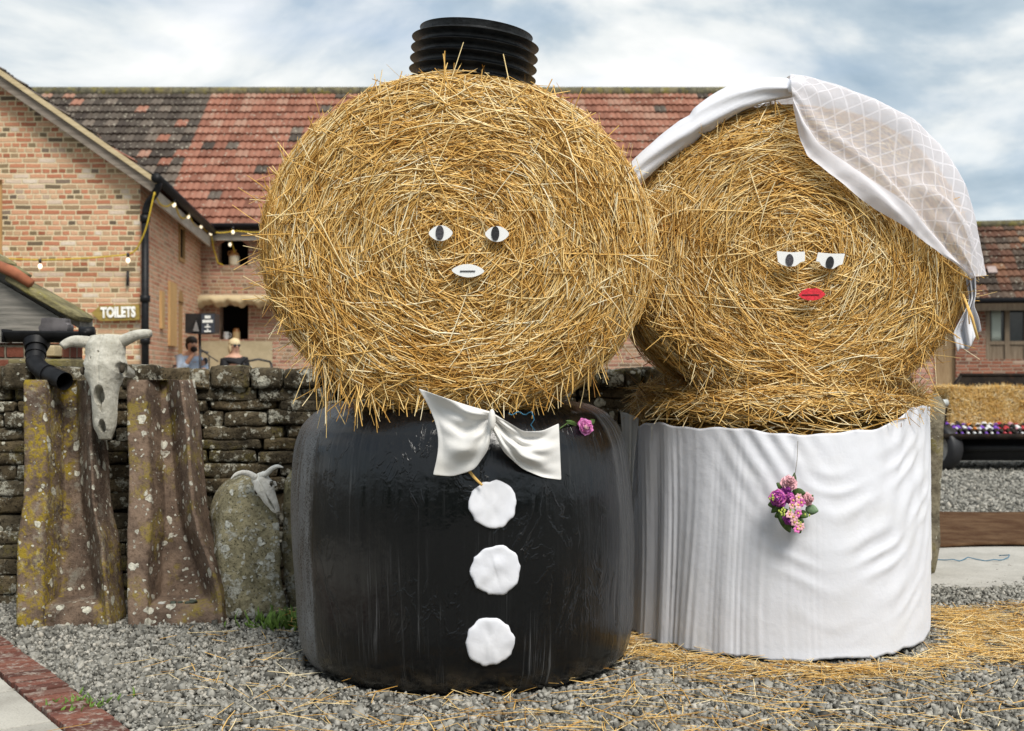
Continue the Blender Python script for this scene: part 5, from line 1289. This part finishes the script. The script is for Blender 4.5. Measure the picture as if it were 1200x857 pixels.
# ---- stoneware
M_SW = NT('stoneware'); p = M_SW.coord(); z = M_SW.n('SeparateXYZ', {0: p}).outputs[2]
M_STONEW = M_SW.done(M_SW.bsdf(M_SW.mix(M_SW.step(z, .18, .22), (.62, .54, .40), (.40, .18, .06)), .35, .5))
M_CROCK = NT('crock'); p = M_CROCK.coord(); z = M_CROCK.n('SeparateXYZ', {0: p}).outputs[2]
M_CROCK = M_CROCK.done(M_CROCK.bsdf(M_CROCK.mix(M_CROCK.step(z, .15, .18), (.50, .36, .18), (.42, .20, .07)), .35, .5))
jl = px(274.5, 311.5, MY+.10)
jr = thing('stoneware_jar', jl, 'handled stoneware jar standing in the upper arched opening', 'jar')
MB().lathe(jl, [(r_*.56, z_*.56) for r_, z_ in [(.01, 0), (.17, 0), (.19, .05), (.20, .30), (.18, .42), (.09, .50), (.08, .55), (.11, .58), (.08, .58), (.06, .5)]], 24).build('body', M_STONEW, jr)
MB().tube([jl+.56*np.array([-.09, 0, .53]), jl+.56*np.array([-.21, 0, .52]), jl+.56*np.array([-.23, 0, .42]), jl+.56*np.array([-.18, 0, .36])], .013, 8).build('handle', M_STONEW, jr)
kl = px(277, 398.5, MY+.10)
tag(MB().lathe(kl, [(r_*.52, z_*.52) for r_, z_ in [(.01, 0), (.14, 0), (.15, .04), (.15, .30), (.13, .38), (.10, .42), (.11, .46), (.08, .46), (.06, .4)]], 24).build('crock', M_CROCK, loc=kl), 'tan stoneware crock standing in the lower opening', 'crock')
vl = px(265, 398.5, MY+.08); vs = thing('white_jug', vl, 'small white patterned jug beside the tan crock in the lower opening', 'jug')
MB().lathe(vl, [(r_*.6, z_*.6) for r_, z_ in [(.01, 0), (.07, 0), (.09, .05), (.11, .14), (.08, .22), (.09, .28), (.07, .28), (.05, .2)]], 18).build('body', flat('glazed_white', (.55, .56, .56), .3, .5, var=.35, sc=14), vs)
MB().tube([vl+.6*np.array([.08, 0, .25]), vl+.6*np.array([.17, 0, .22]), vl+.6*np.array([.16, 0, .10]), vl+.6*np.array([.10, 0, .08])], .009, 7).build('handle', flat('glazed_handle', (.6, .6, .6), .3), vs)
# ---- loudspeaker on pole with a notice
lD = 20.0; ls_ = thing('loudspeaker', px(234, 392, lD), 'black loudspeaker on a pole with a printed notice on it', 'loudspeaker')
mb = MB(); mb.prism([px(217, 367.5, lD), px(235, 367.5, lD-.1), px(252, 367.5, lD), px(252, 390.5, lD), px(235, 391.5, lD-.1), px(217, 390.5, lD)], (0, .30, 0)); mb.build('cabinet', M_IRON, ls_, smooth=False)
hm = MB(); hc_ = px(229.5, 384, lD-.075); hm.prism([px(226, 388, lD-.082), px(233, 388.5, lD-.115), px(229.7, 376, lD-.10)], (0, .02, 0)).build('horn', flat('grey_horn', (.22, .22, .22), .5), ls_, smooth=False)
MB().prism([px(236, 368.5, lD-.105), px(251, 368.5, lD-.018), px(251, 390, lD-.018), px(236, 390.5, lD-.105)], (0, .012, 0)).build('notice', flat('notice_board', (.03, .034, .045), .6), ls_, smooth=False)
nt = MB()
ca, cb_ = px(236, 368.5, lD-.112), px(251, 368.5, lD-.025); nd = (cb_-ca)/np.linalg.norm(cb_-ca)
Mn = np.eye(4); Mn[:3, 0] = nd; Mn[:3, 1] = (0, 0, 1); Mn[:3, 2] = np.cross(nd, (0, 0, 1.))
rs = random.Random(2)
for (y, wd_, hh_, st_) in ((371.6, .095, .048, 4), (376.6, .17, .048, 8), (381, .02, .03, 1), (383.2, .10, .018, 5), (386.3, .018, .03, 1), (388.3, .11, .022, 6)):
    c_ = px(243.5, y, lD-.072)
    for k in range(st_):
        u0 = -wd_/2+wd_*k/st_; u1 = u0+wd_/st_*.82
        nt.prism([c_+nd*u0+np.array([0, 0, -hh_/2]), c_+nd*u1+np.array([0, 0, -hh_/2]), c_+nd*u1+np.array([0, 0, hh_/2*rs.uniform(.7, 1)]), c_+nd*u0+np.array([0, 0, hh_/2])], (0, -.004, 0))
nt.build('lettering', wh, ls_, smooth=False)
MB().tube([px(234, 391, lD+.1), np.array([gx(234, lD), lD+.1, .55])], .022, 10).build('pole', M_IRON, ls_)
tp = MB()
for k in range(3):
    a = k*2.094+.4; tp.tube([np.array([gx(234, lD), lD+.1, 1.0]), np.array([gx(234, lD)+.4*math.cos(a), lD+.1+.4*math.sin(a), .56])], .014, 8)
tp.build('tripod', M_IRON, ls_)

# ---- people seated on the terrace
def skinned(name, verts, edges, rad, mat, loc, parent=None):
    me = bpy.data.meshes.new(name); base = np.array(loc); me.from_pydata([tuple(np.array(v)-(wloc(parent) if parent is not None else base)) for v in verts], edges, [])
    me.materials.append(mat); o = bpy.data.objects.new(name, me); COL.objects.link(o)
    if parent is not None: o.parent = parent
    else: o.location = base
    if not me.skin_vertices: 
        bpy.context.view_layer.objects.active = o
    md = o.modifiers.new('skin', 'SKIN')
    for v, r in zip(me.skin_vertices[0].data, rad): v.radius = (r[0], r[1]) if hasattr(r, '__len__') else (r, r)
    me.skin_vertices[0].data[0].use_root = True
    s = o.modifiers.new('sub', 'SUBSURF'); s.levels = 2; s.render_levels = 2
    for p in me.polygons: p.use_smooth = True
    md.use_smooth_shade = True
    return o
M_SKIN = flat('skin', (.52, .30, .21), .55, .3, var=.08); M_HAIRD = flat('dark_hair', (.018, .012, .009), .6, .3, var=.4, sc=60); M_HAIRB = flat('blonde_hair', (.62, .50, .30), .6, .3, var=.25, sc=60)
M_SHIRT = flat('pale_blue_shirt', (.42, .52, .66), .8, .15, var=.08); M_JACK = flat('black_jacket', (.014, .014, .016), .7, .2); M_JEAN = flat('dark_trousers', (.03, .035, .05), .8)
def seated(x, y, floor, face, mats, label, hairf, arm='mic', scale=1.0):
    """body as one skinned figure in skin tone, clothing over it as children. face: yaw the figure looks to (0 = towards camera)"""
    M = rotz(face); P = lambda a, b, c: np.array([x, y, floor])+(M[:3, :3]@np.array([a, -b, c]))*np.array([1, 1, 1])*scale   # a side, b forward, c up
    vs = [P(0, 0, .50), P(0, .0, .70), P(0, .02, .90), P(0, .01, 1.01), P(0, .03, 1.09), P(0, .05, 1.17), P(0, .055, 1.26),
          P(-.17, .01, .96), P(-.22, .10, .74), P(-.14, .30, .80 if arm == 'rest' else .98), P(-.08, .34, .82 if arm == 'rest' else 1.06),
          P(.17, .01, .96), P(.22, .08, .72), P(.14, .28, .76), P(.06, .33, .80),
          P(-.10, .06, .48), P(-.12, .44, .48), P(-.12, .44, .10), P(-.12, .56, .05), P(.10, .06, .48), P(.12, .44, .48), P(.12, .44, .10), P(.12, .56, .05)]
    ed = [(0, 1), (1, 2), (2, 3), (3, 4), (4, 5), (5, 6), (3, 7), (7, 8), (8, 9), (9, 10), (3, 11), (11, 12), (12, 13), (13, 14), (0, 15), (15, 16), (16, 17), (17, 18), (0, 19), (19, 20), (20, 21), (21, 22)]
    rd = [.15, .14, .15, .10, .058, .085, .085, .065, .048, .038, .035, .065, .048, .038, .035, .09, .07, .045, .04, .09, .07, .045, .04]
    o = skinned('person', vs, ed, [r*scale for r in rd], M_SKIN, (x, y, floor)); tag(o, label, 'person')
    ve = vs[:4]+[vs[7], vs[8], vs[9]*.7+vs[8]*.3, vs[11], vs[12], vs[13]*.7+vs[12]*.3]
    skinned('jacket' if mats[0] is M_JACK else 'shirt', ve, [(0, 1), (1, 2), (2, 3), (3, 4), (4, 5), (5, 6), (3, 7), (7, 8), (8, 9)], [r*scale for r in (.175, .17, .185, .16, .105, .075, .06, .105, .075, .06)], mats[0], (x, y, floor), o)
    skinned('trousers', [vs[0]-np.array([0, 0, .01]), vs[15], vs[16], vs[17], vs[19], vs[20], vs[21]], [(0, 1), (1, 2), (2, 3), (0, 4), (4, 5), (5, 6)], [r*scale for r in (.165, .105, .085, .065, .105, .085, .065)], mats[1], (x, y, floor), o)
    hd = P(0, .055, 1.215); R4 = M.copy(); 
    h = MB(); 
    if hairf == 'short': h.ellipsoid(P(0, .015, 1.265), np.array((.098, .108, .088))*scale, 16, 12, R4); h.ellipsoid(P(0, -.03, 1.20), np.array((.092, .07, .10))*scale, 14, 10, R4)
    else: h.ellipsoid(P(0, .01, 1.262), np.array((.105, .112, .095))*scale, 16, 12, R4); h.ellipsoid(P(0, -.045, 1.17), np.array((.10, .065, .13))*scale, 14, 10, R4); h.ellipsoid(P(-.08, .01, 1.18), np.array((.03, .06, .09))*scale, 10, 8, R4); h.ellipsoid(P(.08, .01, 1.18), np.array((.03, .06, .09))*scale, 10, 8, R4)
    h.build('hair', mats[2], o)
    f = MB()
    if hairf == 'short':
        b = MB(); b.ellipsoid(P(0, .115, 1.125), np.array((.062, .045, .05))*scale, 14, 10, R4); b.build('beard', mats[2], o)
        for s_ in (-1, 1): MB().ellipsoid(P(.034*s_, .138, 1.222), np.array((.014, .008, .008))*scale, 8, 6, R4).build('eye', M_MARK, o)
    else:
        for s_ in (-1, 1): f.ellipsoid(P(.036*s_, .14, 1.222), np.array((.032, .012, .024))*scale, 10, 8, R4)
        f.tube([P(-.09, .07, 1.228), P(-.06, .14, 1.23), P(.06, .14, 1.23), P(.09, .07, 1.228)], .006*scale, 6); f.build('sunglasses', M_IRON, o)
    n_ = MB(); n_.ellipsoid(P(0, .152, 1.195), np.array((.014, .02, .022))*scale, 8, 6, R4); n_.build('nose', M_SKIN, o)
    mo = MB(); mo.ellipsoid(P(0, .142, 1.148), np.array((.024, .008, .008))*scale, 8, 6, R4); mo.build('mouth', flat('lips', (.45, .16, .14), .5), o)
    return P
pm = gx(224, 20.6)
seated(pm, 20.6, .55, R_(38), (M_SHIRT, M_JEAN, M_HAIRD), 'dark haired bearded person in a pale blue shirt singing into a microphone', 'short', scale=1.02)
pw = gx(274.5, 21.0)
seated(pw, 21.0, .55, R_(32), (M_JACK, M_JEAN, M_HAIRB), 'blonde person in sunglasses and black jacket seated on the terrace', 'bob', arm='rest', scale=1.0)
# microphone on boom stand
mc = thing('microphone_stand', (gx(241, 20.2), 20.2, .55), 'black microphone on a boom stand before the bearded person', 'microphone')
mh = px(236.5, 411.5, 20.25)
MB().tube([np.array([gx(245, 20.2), 20.2, .56]), px(245, 418, 20.2)], .012, 8).tube([px(256, 424, 20.2), px(245, 417, 20.2), px(239, 412.5, 20.25)], .010, 8).build('stand', M_IRON, mc)
MB().ellipsoid(mh, (.03, .03, .03), 10, 8).tube([mh, mh+np.array([.12, -.05, -.03])], .016, 8).build('microphone', flat('mic_grey', (.12, .12, .12), .4), mc)
tp = MB()
for k in range(3):
    a = k*2.094; c = np.array([gx(245, 20.2), 20.2, .6]); tp.tube([c, c+np.array([.28*math.cos(a), .28*math.sin(a), -.04])], .010, 6)
tp.build('base', M_IRON, mc)
def chair(x, y, floor, yaw, label):
    t = thing('chair', (x, y, floor), label, 'chair', 'chairs on the terrace'); M = rotz(yaw); M[:3, 3] = (x, y, floor)
    X = lambda *p: M[:3, :3]@np.array(p)+M[:3, 3]
    MB().box((-.22, -.22, .42), (.22, .20, .45), M, bev=.01).build('seat', M_IRON, t)
    MB().tube([X(-.25, -.18, .70), X(-.27, .05, .74), X(-.2, .24, .86), X(0, .28, .90), X(.2, .24, .86), X(.27, .05, .74), X(.25, -.18, .70)], .018, 8).build('arm_rail', M_IRON, t)
    for a, b in ((-.2, -.2), (.2, -.2), (-.2, .2), (.2, .2)): MB().tube([X(a, b, 0), X(a, b, .43), X(a*1.15, b*1.1, .72 if b < 0 else .84)], .016, 8).build('leg', M_IRON, t)
chair(pm, 20.55, .55, R_(38), 'black bent metal chair under the bearded person'); chair(pw, 20.95, .55, R_(32), 'black bent metal chair under the blonde person'); chair(gx(300, 20.3), 20.3, .62, R_(200), 'empty black bent metal chair turned towards the blonde person')
# ================= right side: cottage =================
cA = np.array([gx(1072, 27.2), 27.4, 0]); cd = np.array([1, -.22, 0]); cd /= np.linalg.norm(cd); cn_ = np.array([cd[1], -cd[0], 0]); cn_ = cn_ if cn_[1] < 0 else -cn_
CW, CH = 9.0, 2.95
ct = thing('brick_cottage', (cA[0]+4, cA[1], 0), 'low brick outbuilding with dark tiled roof beyond the trailer', 'outbuilding')
M_BC = m_brick('cottage_brick', [(0, (.20, .07, .045)), (.35, (.33, .13, .085)), (.7, (.40, .18, .12)), (.9, (.16, .08, .06)), (1, (.5, .36, .28))], (.40, .33, .25), mo=.11, seed=12)
def cu(xp):   # distance along the wall for a pixel column
    k = (xp-CX)/F; return (k*cA[1]-cA[0])/(cd[0]-k*cd[1])
wz0, wz1 = gz(421, 26.7), gz(359, 26.7)
hol = [(cu(1155), cu(1155)+3.1, wz0, wz1), (cu(1096), cu(1120), 0, gz(362, 27))]
mb, Pc = wall(ct, 'wall', cA, cd, cn_, CW, CH, hol, M_BC, depth=.15); mb.build('wall', M_BC, ct, smooth=False)
a, b, c, e = hol[0]
win = MB().prism([Pc(a, c, .12), Pc(b, c, .12), Pc(b, e, .12), Pc(a, e, .12)], -cn_*.02).build('window', NT('x').m if False else flat('window_glass', (.025, .03, .033), .12, .6), ct, smooth=False)
M_FR = m_wood('grey_oak', (.17, .125, .085), (.27, .21, .15)); fm = MB()
def fbar(u0, u1, z0, z1, e0=.02, e1=.115): fm.prism([Pc(u0, z0, e0), Pc(u1, z0, e0), Pc(u1, z1, e0), Pc(u0, z1, e0)], -cn_*(e1-e0))
zb = gz(402, 26.7); pw_ = cu(1180)-cu(1157)
for u in (a, a+pw_, a+2*pw_, a+3*pw_): fbar(u, u+.10, c, e)
fbar(a, b, e+.0, e+.10, -.02, .1); 
for k in range(3):
    u0 = a+k*pw_+.10; u1 = a+(k+1)*pw_; fbar(u0, u1, e-.07, e, .03); fbar(u0, u1, zb-.03, zb+.05, .03); fbar(u0, u1, c, zb-.03, .06)
fm.build('frame', M_FR, win, smooth=False)
cu_ = MB(); P = np.zeros((20, 6, 3))
for i in range(20):
    for j in range(6): P[i, j] = Pc(a+.14+.20*i/19, zb+.05+(e-.10-zb)*j/5, .085+.012*math.sin(i*1.6))
cu_.grid(P).build('curtain', m_cloth('pale_curtain', (.48, .52, .46)), win, solid=.004)
a, b, c, e = hol[1]
MB().prism([Pc(a, c, .1), Pc(b, c, .1), Pc(b, e, .1), Pc(a, e, .1)], -cn_*.04).build('door', m_wood('tan_door', (.26, .17, .09), (.40, .28, .16)), ct, smooth=False)
M_RC = m_tiles('cottage_tiles', [(0, (.075, .04, .028)), (.5, (.12, .06, .04)), (.9, (.17, .085, .052)), (1, (.30, .17, .09))], [(0, (.045, .035, .028)), (.6, (.085, .06, .045)), (1, (.14, .10, .075))], -50, darkright=.30)
rr_ = 3.0; bkv = -cn_*rr_
E0 = cA+cn_*.35+np.array([0, 0, CH-.02]); E1 = E0+cd*CW; R0 = cA-cn_*rr_+np.array([0, 0, gz(266, 30)]); R1 = R0+cd*CW
tiles(ct, 'roof', E0, E1, R0, R1, .27, 11, M_RC)
tiles(ct, 'roof', E1-cn_*(2*rr_+.7), E0-cn_*(2*rr_+.7), R1, R0, .27, 8, M_RC)
MB().prism([cA, cA-cn_*2*rr_, cA-cn_*2*rr_+np.array([0, 0, CH]), R0-np.array([0, 0, .06]), cA+np.array([0, 0, CH])], cd*.2).build('end_wall', M_BC, ct, boxuv=True, smooth=False)
MB().tube([R0+np.array([0, 0, .02]), R1+np.array([0, 0, .02])], .12, 10).build('ridge_tile', M_MOSS, ct)
MB().tube([E0+cn_*.08-np.array([0, 0, .02]), E1+cn_*.08-np.array([0, 0, .02])], .06, 10).build('gutter', M_GUTTER, ct)
fb_ = MB(); fb_.prism([E0-cn_*.05-np.array([0, 0, .05]), E1-cn_*.05-np.array([0, 0, .05]), E1-cn_*.05-np.array([0, 0, .23]), E0-cn_*.05-np.array([0, 0, .23])], -cn_*.04); fb_.build('fascia', M_FR, ct, smooth=False)
pt_ = MB(); c_ = E0*0; k0 = cA+cd*cu(1169)-cn_*1.0; sk = E0+(R0-E0)*.34+cd*(cu(1169)); nr_ = np.cross(E1-E0, R0-E0); nr_ /= np.linalg.norm(nr_); nr_ = nr_ if nr_[2] > 0 else -nr_
Mq = np.eye(4); Mq[:3, 0] = cd; Mq[:3, 1] = (R0-E0)/np.linalg.norm(R0-E0); Mq[:3, 2] = nr_; Mq[:3, 3] = sk+nr_*.07
pt_.box((-.09, -.16, 0), (.11, .16, .03), Mq).build('slipped_tile', flat('pale_tile', (.34, .27, .25), .8), ct, smooth=False)
# brick pier seen just beyond the stone post
pc = px(1085, 440, 16.5)
tag(MB().box((pc[0]-.30, 16.5, 0), (pc[0]+.10, 16.9, gz(424, 16.5))).build('brick_pier', m_brick('pier_brick', [(0, (.42, .20, .15)), (1, (.56, .34, .27))], (.5, .42, .34), seed=3), loc=(pc[0], 16.5, 0), boxuv=True, smooth=False), 'short pink brick pier standing between the stone post and the trailer', 'pier')
# ================= drinks trailer =================
tD = 15.4
M_STEEL = m_lichen('rusty_black_steel', (.030, .024, .02), (.014, .012, .011), (.12, .085, .06), .25, 9, (.07, .035, .02), .4, .3, .004)
tr = thing('steel_trailer', (6.9, tD+.5, 0), 'dark steel trailer with slanted ends holding straw and drinks', 'trailer')
xL, xR = gx(1104, tD), gx(1104, tD)+3.2; zB, zF = gz(515, tD), gz(508.5, tD)
xb = gx(1126, 16.6); zR = gz(440, 16.6)
mb = MB()
mb.box((xL, tD, zB), (xR, tD+.05, zF)).build('front_lip', M_STEEL, tr, boxuv=False)
MB().box((xL+.02, tD+.055, zB), (xR-.02, tD+1.0, zB+.04)).build('floor', M_STEEL, tr)
MB().prism([(xL+.02, tD+1.0, zB), (xR-.02, tD+1.0, zB), (xR+.05, tD+1.22, zR), (xb, tD+1.22, zR)], (0, .05, 0)).build('back_board', M_STEEL, tr, smooth=False)
MB().tube([(xb, tD+1.23, zR), (xR+.05, tD+1.23, zR)], .028, 8).build('top_rail', M_STEEL, tr)
for s_, xa in ((1, xL), (-1, xR)):
    xt = xb if s_ > 0 else xR+.05
    MB().prism([(xa, tD+.05, zB), (xa, tD+.05, zF+.28), (xt, tD+1.22, zR), (xa+.02*s_, tD+1.0, zB)], (.03*s_, 0, 0)).build('side_board', M_STEEL, tr, smooth=False)
for wx in (gx(1107.5, tD+.1), xR-.35):
    Mw_ = roty(PI/2); cw = np.array([wx-.09, tD+.30, .305]); cw[1] = tD+.30
    M3 = rotz(R_(-62))@FRONT; 
    M3[:3, 3] = 0
    ty = MB().lathe((wx, tD+.25, .30), [(.20, -.10), (.28, -.10), (.30, -.07), (.30, .07), (.28, .10), (.20, .10)], 36, M3, cap=False).build('tyre', M_IRON, tr)
    MB().lathe((wx, tD+.25, .30), [(.001, .03), (.10, .03), (.17, .06), (.21, .095), (.225, .10), (.225, .085), (.2, -.09), (.001, -.09)], 36, M3).build('rim', flat('worn_steel', (.30, .29, .27), .5, .4, 0, var=.3), ty)
MB().tube([(gx(1107, tD)+.0, tD+.25, .30), (xR-.35, tD+.25, .30)], .05, 10).build('axle', M_IRON, tr)
MB().box((xL+.20, tD+.30, .13), (xR-.2, tD+.95, zB-.005)).build('under_bed_shade', M_IRON, tr)  # dark box added to stand in for the shade beneath the bed
MB().tube([px(1097, 473, tD-.05), px(1110, 472, tD-.02)], .045, 10).build('grab_bar', flat('pale_steel', (.45, .47, .45), .4, .5), tr)
# small bale
bx0 = gx(1108, 15.85); ctr = np.array([bx0+.62, 16.05, gz(500, 15.8)+.24])
n = 8000; fcs = rng.integers(0, 3, n); hs = np.array([.60, .30, .25]); Pq = rng.uniform(-1, 1, (n, 3))*hs
nm = np.zeros((n, 3)); 
m_ = rng.random(n); Pq[m_ < .45, 1] = -hs[1]; nm[m_ < .45] = (0, -1, 0); k = (m_ >= .45) & (m_ < .85); Pq[k, 2] = hs[2]; nm[k] = (0, 0, 1); k = m_ >= .85; Pq[k, 0] = -hs[0]; nm[k] = (-1, 0, 0)
Dq = rng.normal(size=(n, 3)); Dq -= nm*(Dq*nm).sum(1)[:, None]*.75
Pq[:, 2] += .015*np.sin(Pq[:, 0]*9); sp_ = tubes3(Pq+nm*rng.uniform(-.01, .03, n)[:, None]+ctr, Dq, nm+.01, rng.normal(0, .4, (n, 3)), rng.uniform(.06, .2, n), rng.uniform(.002, .0042, n))+(1,)
cvx = (TV*hs)*.985; ffc = np.array(TF); core = (cvx+ctr, ffc.ravel(), np.full(len(ffc), 4), 0)
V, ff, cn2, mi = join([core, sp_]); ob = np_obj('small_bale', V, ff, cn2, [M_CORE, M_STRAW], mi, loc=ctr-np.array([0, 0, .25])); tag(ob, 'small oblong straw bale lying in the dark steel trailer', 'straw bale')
# bottles lying in front of it
cols = [(.16, .06, .42), (.62, .63, .64), (.40, .035, .05), (.03, .025, .03), (.52, .26, .30), (.62, .20, .03)]
bms = [flat('cap_'+w_, c_, .35, .5, var=.1) for w_, c_ in zip(('purple', 'white', 'red', 'black', 'pink', 'orange'), cols)]
nam = ['purple', 'white', 'dark red', 'black', 'pink', 'orange']; M_GB = flat('bottle_glass', (.02, .018, .016), .12, .6)
proto = {}
rs = random.Random(8); slot = 0
for row in range(2):
    for k in range(25):
        x = xL+.14+k*.078+row*.039; y = tD+.13+row*.10; zz = zB+.085+row*.055
        x_rel = k/25
        if x_rel < .36: ci = rs.choice([0, 0, 0, 1, 3, 5] if row == 0 else [0, 3, 5, 1])
        else: ci = rs.choice([2, 2, 4, 4, 1, 3] if row == 0 else [2, 3, 3, 4])
        if ci not in proto:
            t = thing('bottle', (x, y, zz), 'x', 'bottle', 'bottles lying in the trailer'); Mx = FRONT.copy(); Mx[:3, 3] = 0
            MB().lathe((x, y, zz), [(.001, -.17), (.033, -.17), (.035, -.16), (.035, -.05), (.015, .0), (.013, .05), (.001, .05)], 14, Mx).build('glass', M_GB, t)
            MB().lathe((x, y, zz), [(.018, .02), (.019, .05), (.017, .060), (.001, .062)], 12, Mx).build('cap', bms[ci], t); proto[ci] = t
            MB().lathe((x, y, zz), [(.0355, -.06), (.0365, -.07), (.0365, -.14), (.0355, -.15)], 14, Mx, cap=False).build('paper_label', bms[ci], t)
        else:
            t0 = proto[ci]; t = t0.copy(); COL.objects.link(t); t.location = (x, y, zz)
            for ch in t0.children:
                c_ = ch.copy(); COL.objects.link(c_); c_.parent = t
        t.rotation_euler = (R_(rs.uniform(8, 26)), 0, R_(rs.uniform(-16, 16)))
        t['label'] = 'bottle with a %s cap lying before the small oblong bale in the trailer' % nam[ci]; t['group'] = '%s capped bottles in the trailer' % nam[ci]

# unseen dark bank added behind the viewpoint to darken the wrap's reflections
nx = 90; P = np.zeros((nx, 24, 3))
for i in range(nx):
    for j in range(24):
        a = PI*(1.06+.88*i/(nx-1)); r = 24+34*j/23; h = (4.6+2.0*fbm(np.array([[math.cos(a)*4, math.sin(a)*4, 0]]), 1.4, 3)[0])*math.sin(PI*min(j/16, .5))**.7*math.sin(PI*i/(nx-1))**.25
        P[i, j] = (r*math.cos(a), r*math.sin(a), h-.02)
hl = MB().grid(P).build('reflection_bank', flat('reflection_bank_dark', (.030, .042, .016), .95, .05, var=.5, sc=.6)); hl['kind'] = 'structure'

# ================= camera, light, sky =================
cam = bpy.data.cameras.new('camera'); co = bpy.data.objects.new('camera', cam); COL.objects.link(co); S.camera = co
co.location = (0, 0, EYE); co.rotation_euler = (R_(90), 0, 0); cam.sensor_width = 36; cam.lens = 36*F/1200; cam.shift_y = (HY-428.5)/1200; cam.clip_end = 3000; cam.clip_start = .1
cam.dof.use_dof = True; cam.dof.focus_distance = 4.85; cam.dof.aperture_fstop = 4.0
SUN_EL, SUN_AZ = 52, 27      # azimuth measured from behind the camera towards the right
sv = np.array([math.sin(R_(SUN_AZ))*math.cos(R_(SUN_EL)), -math.cos(R_(SUN_AZ))*math.cos(R_(SUN_EL)), math.sin(R_(SUN_EL))])
sl = bpy.data.lights.new('sun', 'SUN'); so = bpy.data.objects.new('sun', sl); COL.objects.link(so); so.location = (0, 0, 30)
so.rotation_euler = Vector(-sv).to_track_quat('-Z', 'Y').to_euler(); sl.energy = 2.6; sl.angle = R_(25); sl.color = (1, .955, .88)
w = bpy.data.worlds.new('World'); S.world = w; w.use_nodes = True; nt = w.node_tree; nt.nodes.clear()
def wn_(typ, ins=None, **pr):
    n = nt.nodes.new('ShaderNode'+typ)
    for k, v in pr.items(): setattr(n, k, v)
    for k, v in (ins or {}).items():
        if isinstance(v, bpy.types.NodeSocket): nt.links.new(v, n.inputs[k])
        else: n.inputs[k].default_value = v
    return n
sky = wn_('TexSky', sky_type='NISHITA', sun_disc=False, sun_elevation=R_(SUN_EL), sun_rotation=math.atan2(sv[0], sv[1]), air_density=1.0, dust_density=1.5)
tc = wn_('TexCoord').outputs['Generated']
mp = wn_('Mapping', {'Vector': tc, 'Scale': (2.0, 2.0, 5.2), 'Location': (.35, .2, .1)}).outputs[0]
n1 = wn_('TexNoise', {'Vector': mp, 'Scale': 1.9, 'Detail': 8.0, 'Roughness': .55, 'Distortion': .35}).outputs[0]
n2 = wn_('TexNoise', {'Vector': wn_('Mapping', {'Vector': tc, 'Scale': (1.6, 1.6, 5.0), 'Location': (3.1, 1.2, .7)}).outputs[0], 'Scale': 1.5, 'Detail': 6.0, 'Roughness': .5}).outputs[0]
def wramp(f, st):
    r = nt.nodes.new('ShaderNodeValToRGB'); nt.links.new(f, r.inputs[0])
    while len(r.color_ramp.elements) < len(st): r.color_ramp.elements.new(.5)
    for e_, (p_, c_) in zip(r.color_ramp.elements, st): e_.position = p_; e_.color = c4(c_)
    return r.outputs[0]
cl = wramp(n1, [(.33, (.30, .40, .49)), (.45, (.47, .555, .62)), (.54, (.76, .79, .79)), (.66, (.98, .97, .94))])
cov = wramp(n2, [(.34, (.45,)*3), (.52, (.97,)*3)])
sc = nt.nodes.new('ShaderNodeMix'); sc.data_type = 'RGBA'; nt.links.new(cov, sc.inputs[0]); nt.links.new(sky.outputs[0], sc.inputs[6])
vm = wn_('VectorMath', {0: cl}, operation='SCALE'); vm.inputs[3].default_value = 7.3; nt.links.new(vm.outputs[0], sc.inputs[7])
bg = wn_('Background', {'Strength': .1}); nt.links.new(sc.outputs[2], bg.inputs[0]); wo_ = wn_('OutputWorld'); nt.links.new(bg.outputs[0], wo_.inputs[0])
vs_ = S.view_settings; vs_.view_transform = 'Standard'; vs_.look = 'None'; vs_.exposure = .68; vs_.gamma = 1.0; vs_.use_curve_mapping = False
S.render.engine = 'CYCLES'; S.cycles.max_bounces = 6; S.cycles.transparent_max_bounces = 16; S.cycles.use_denoising = True
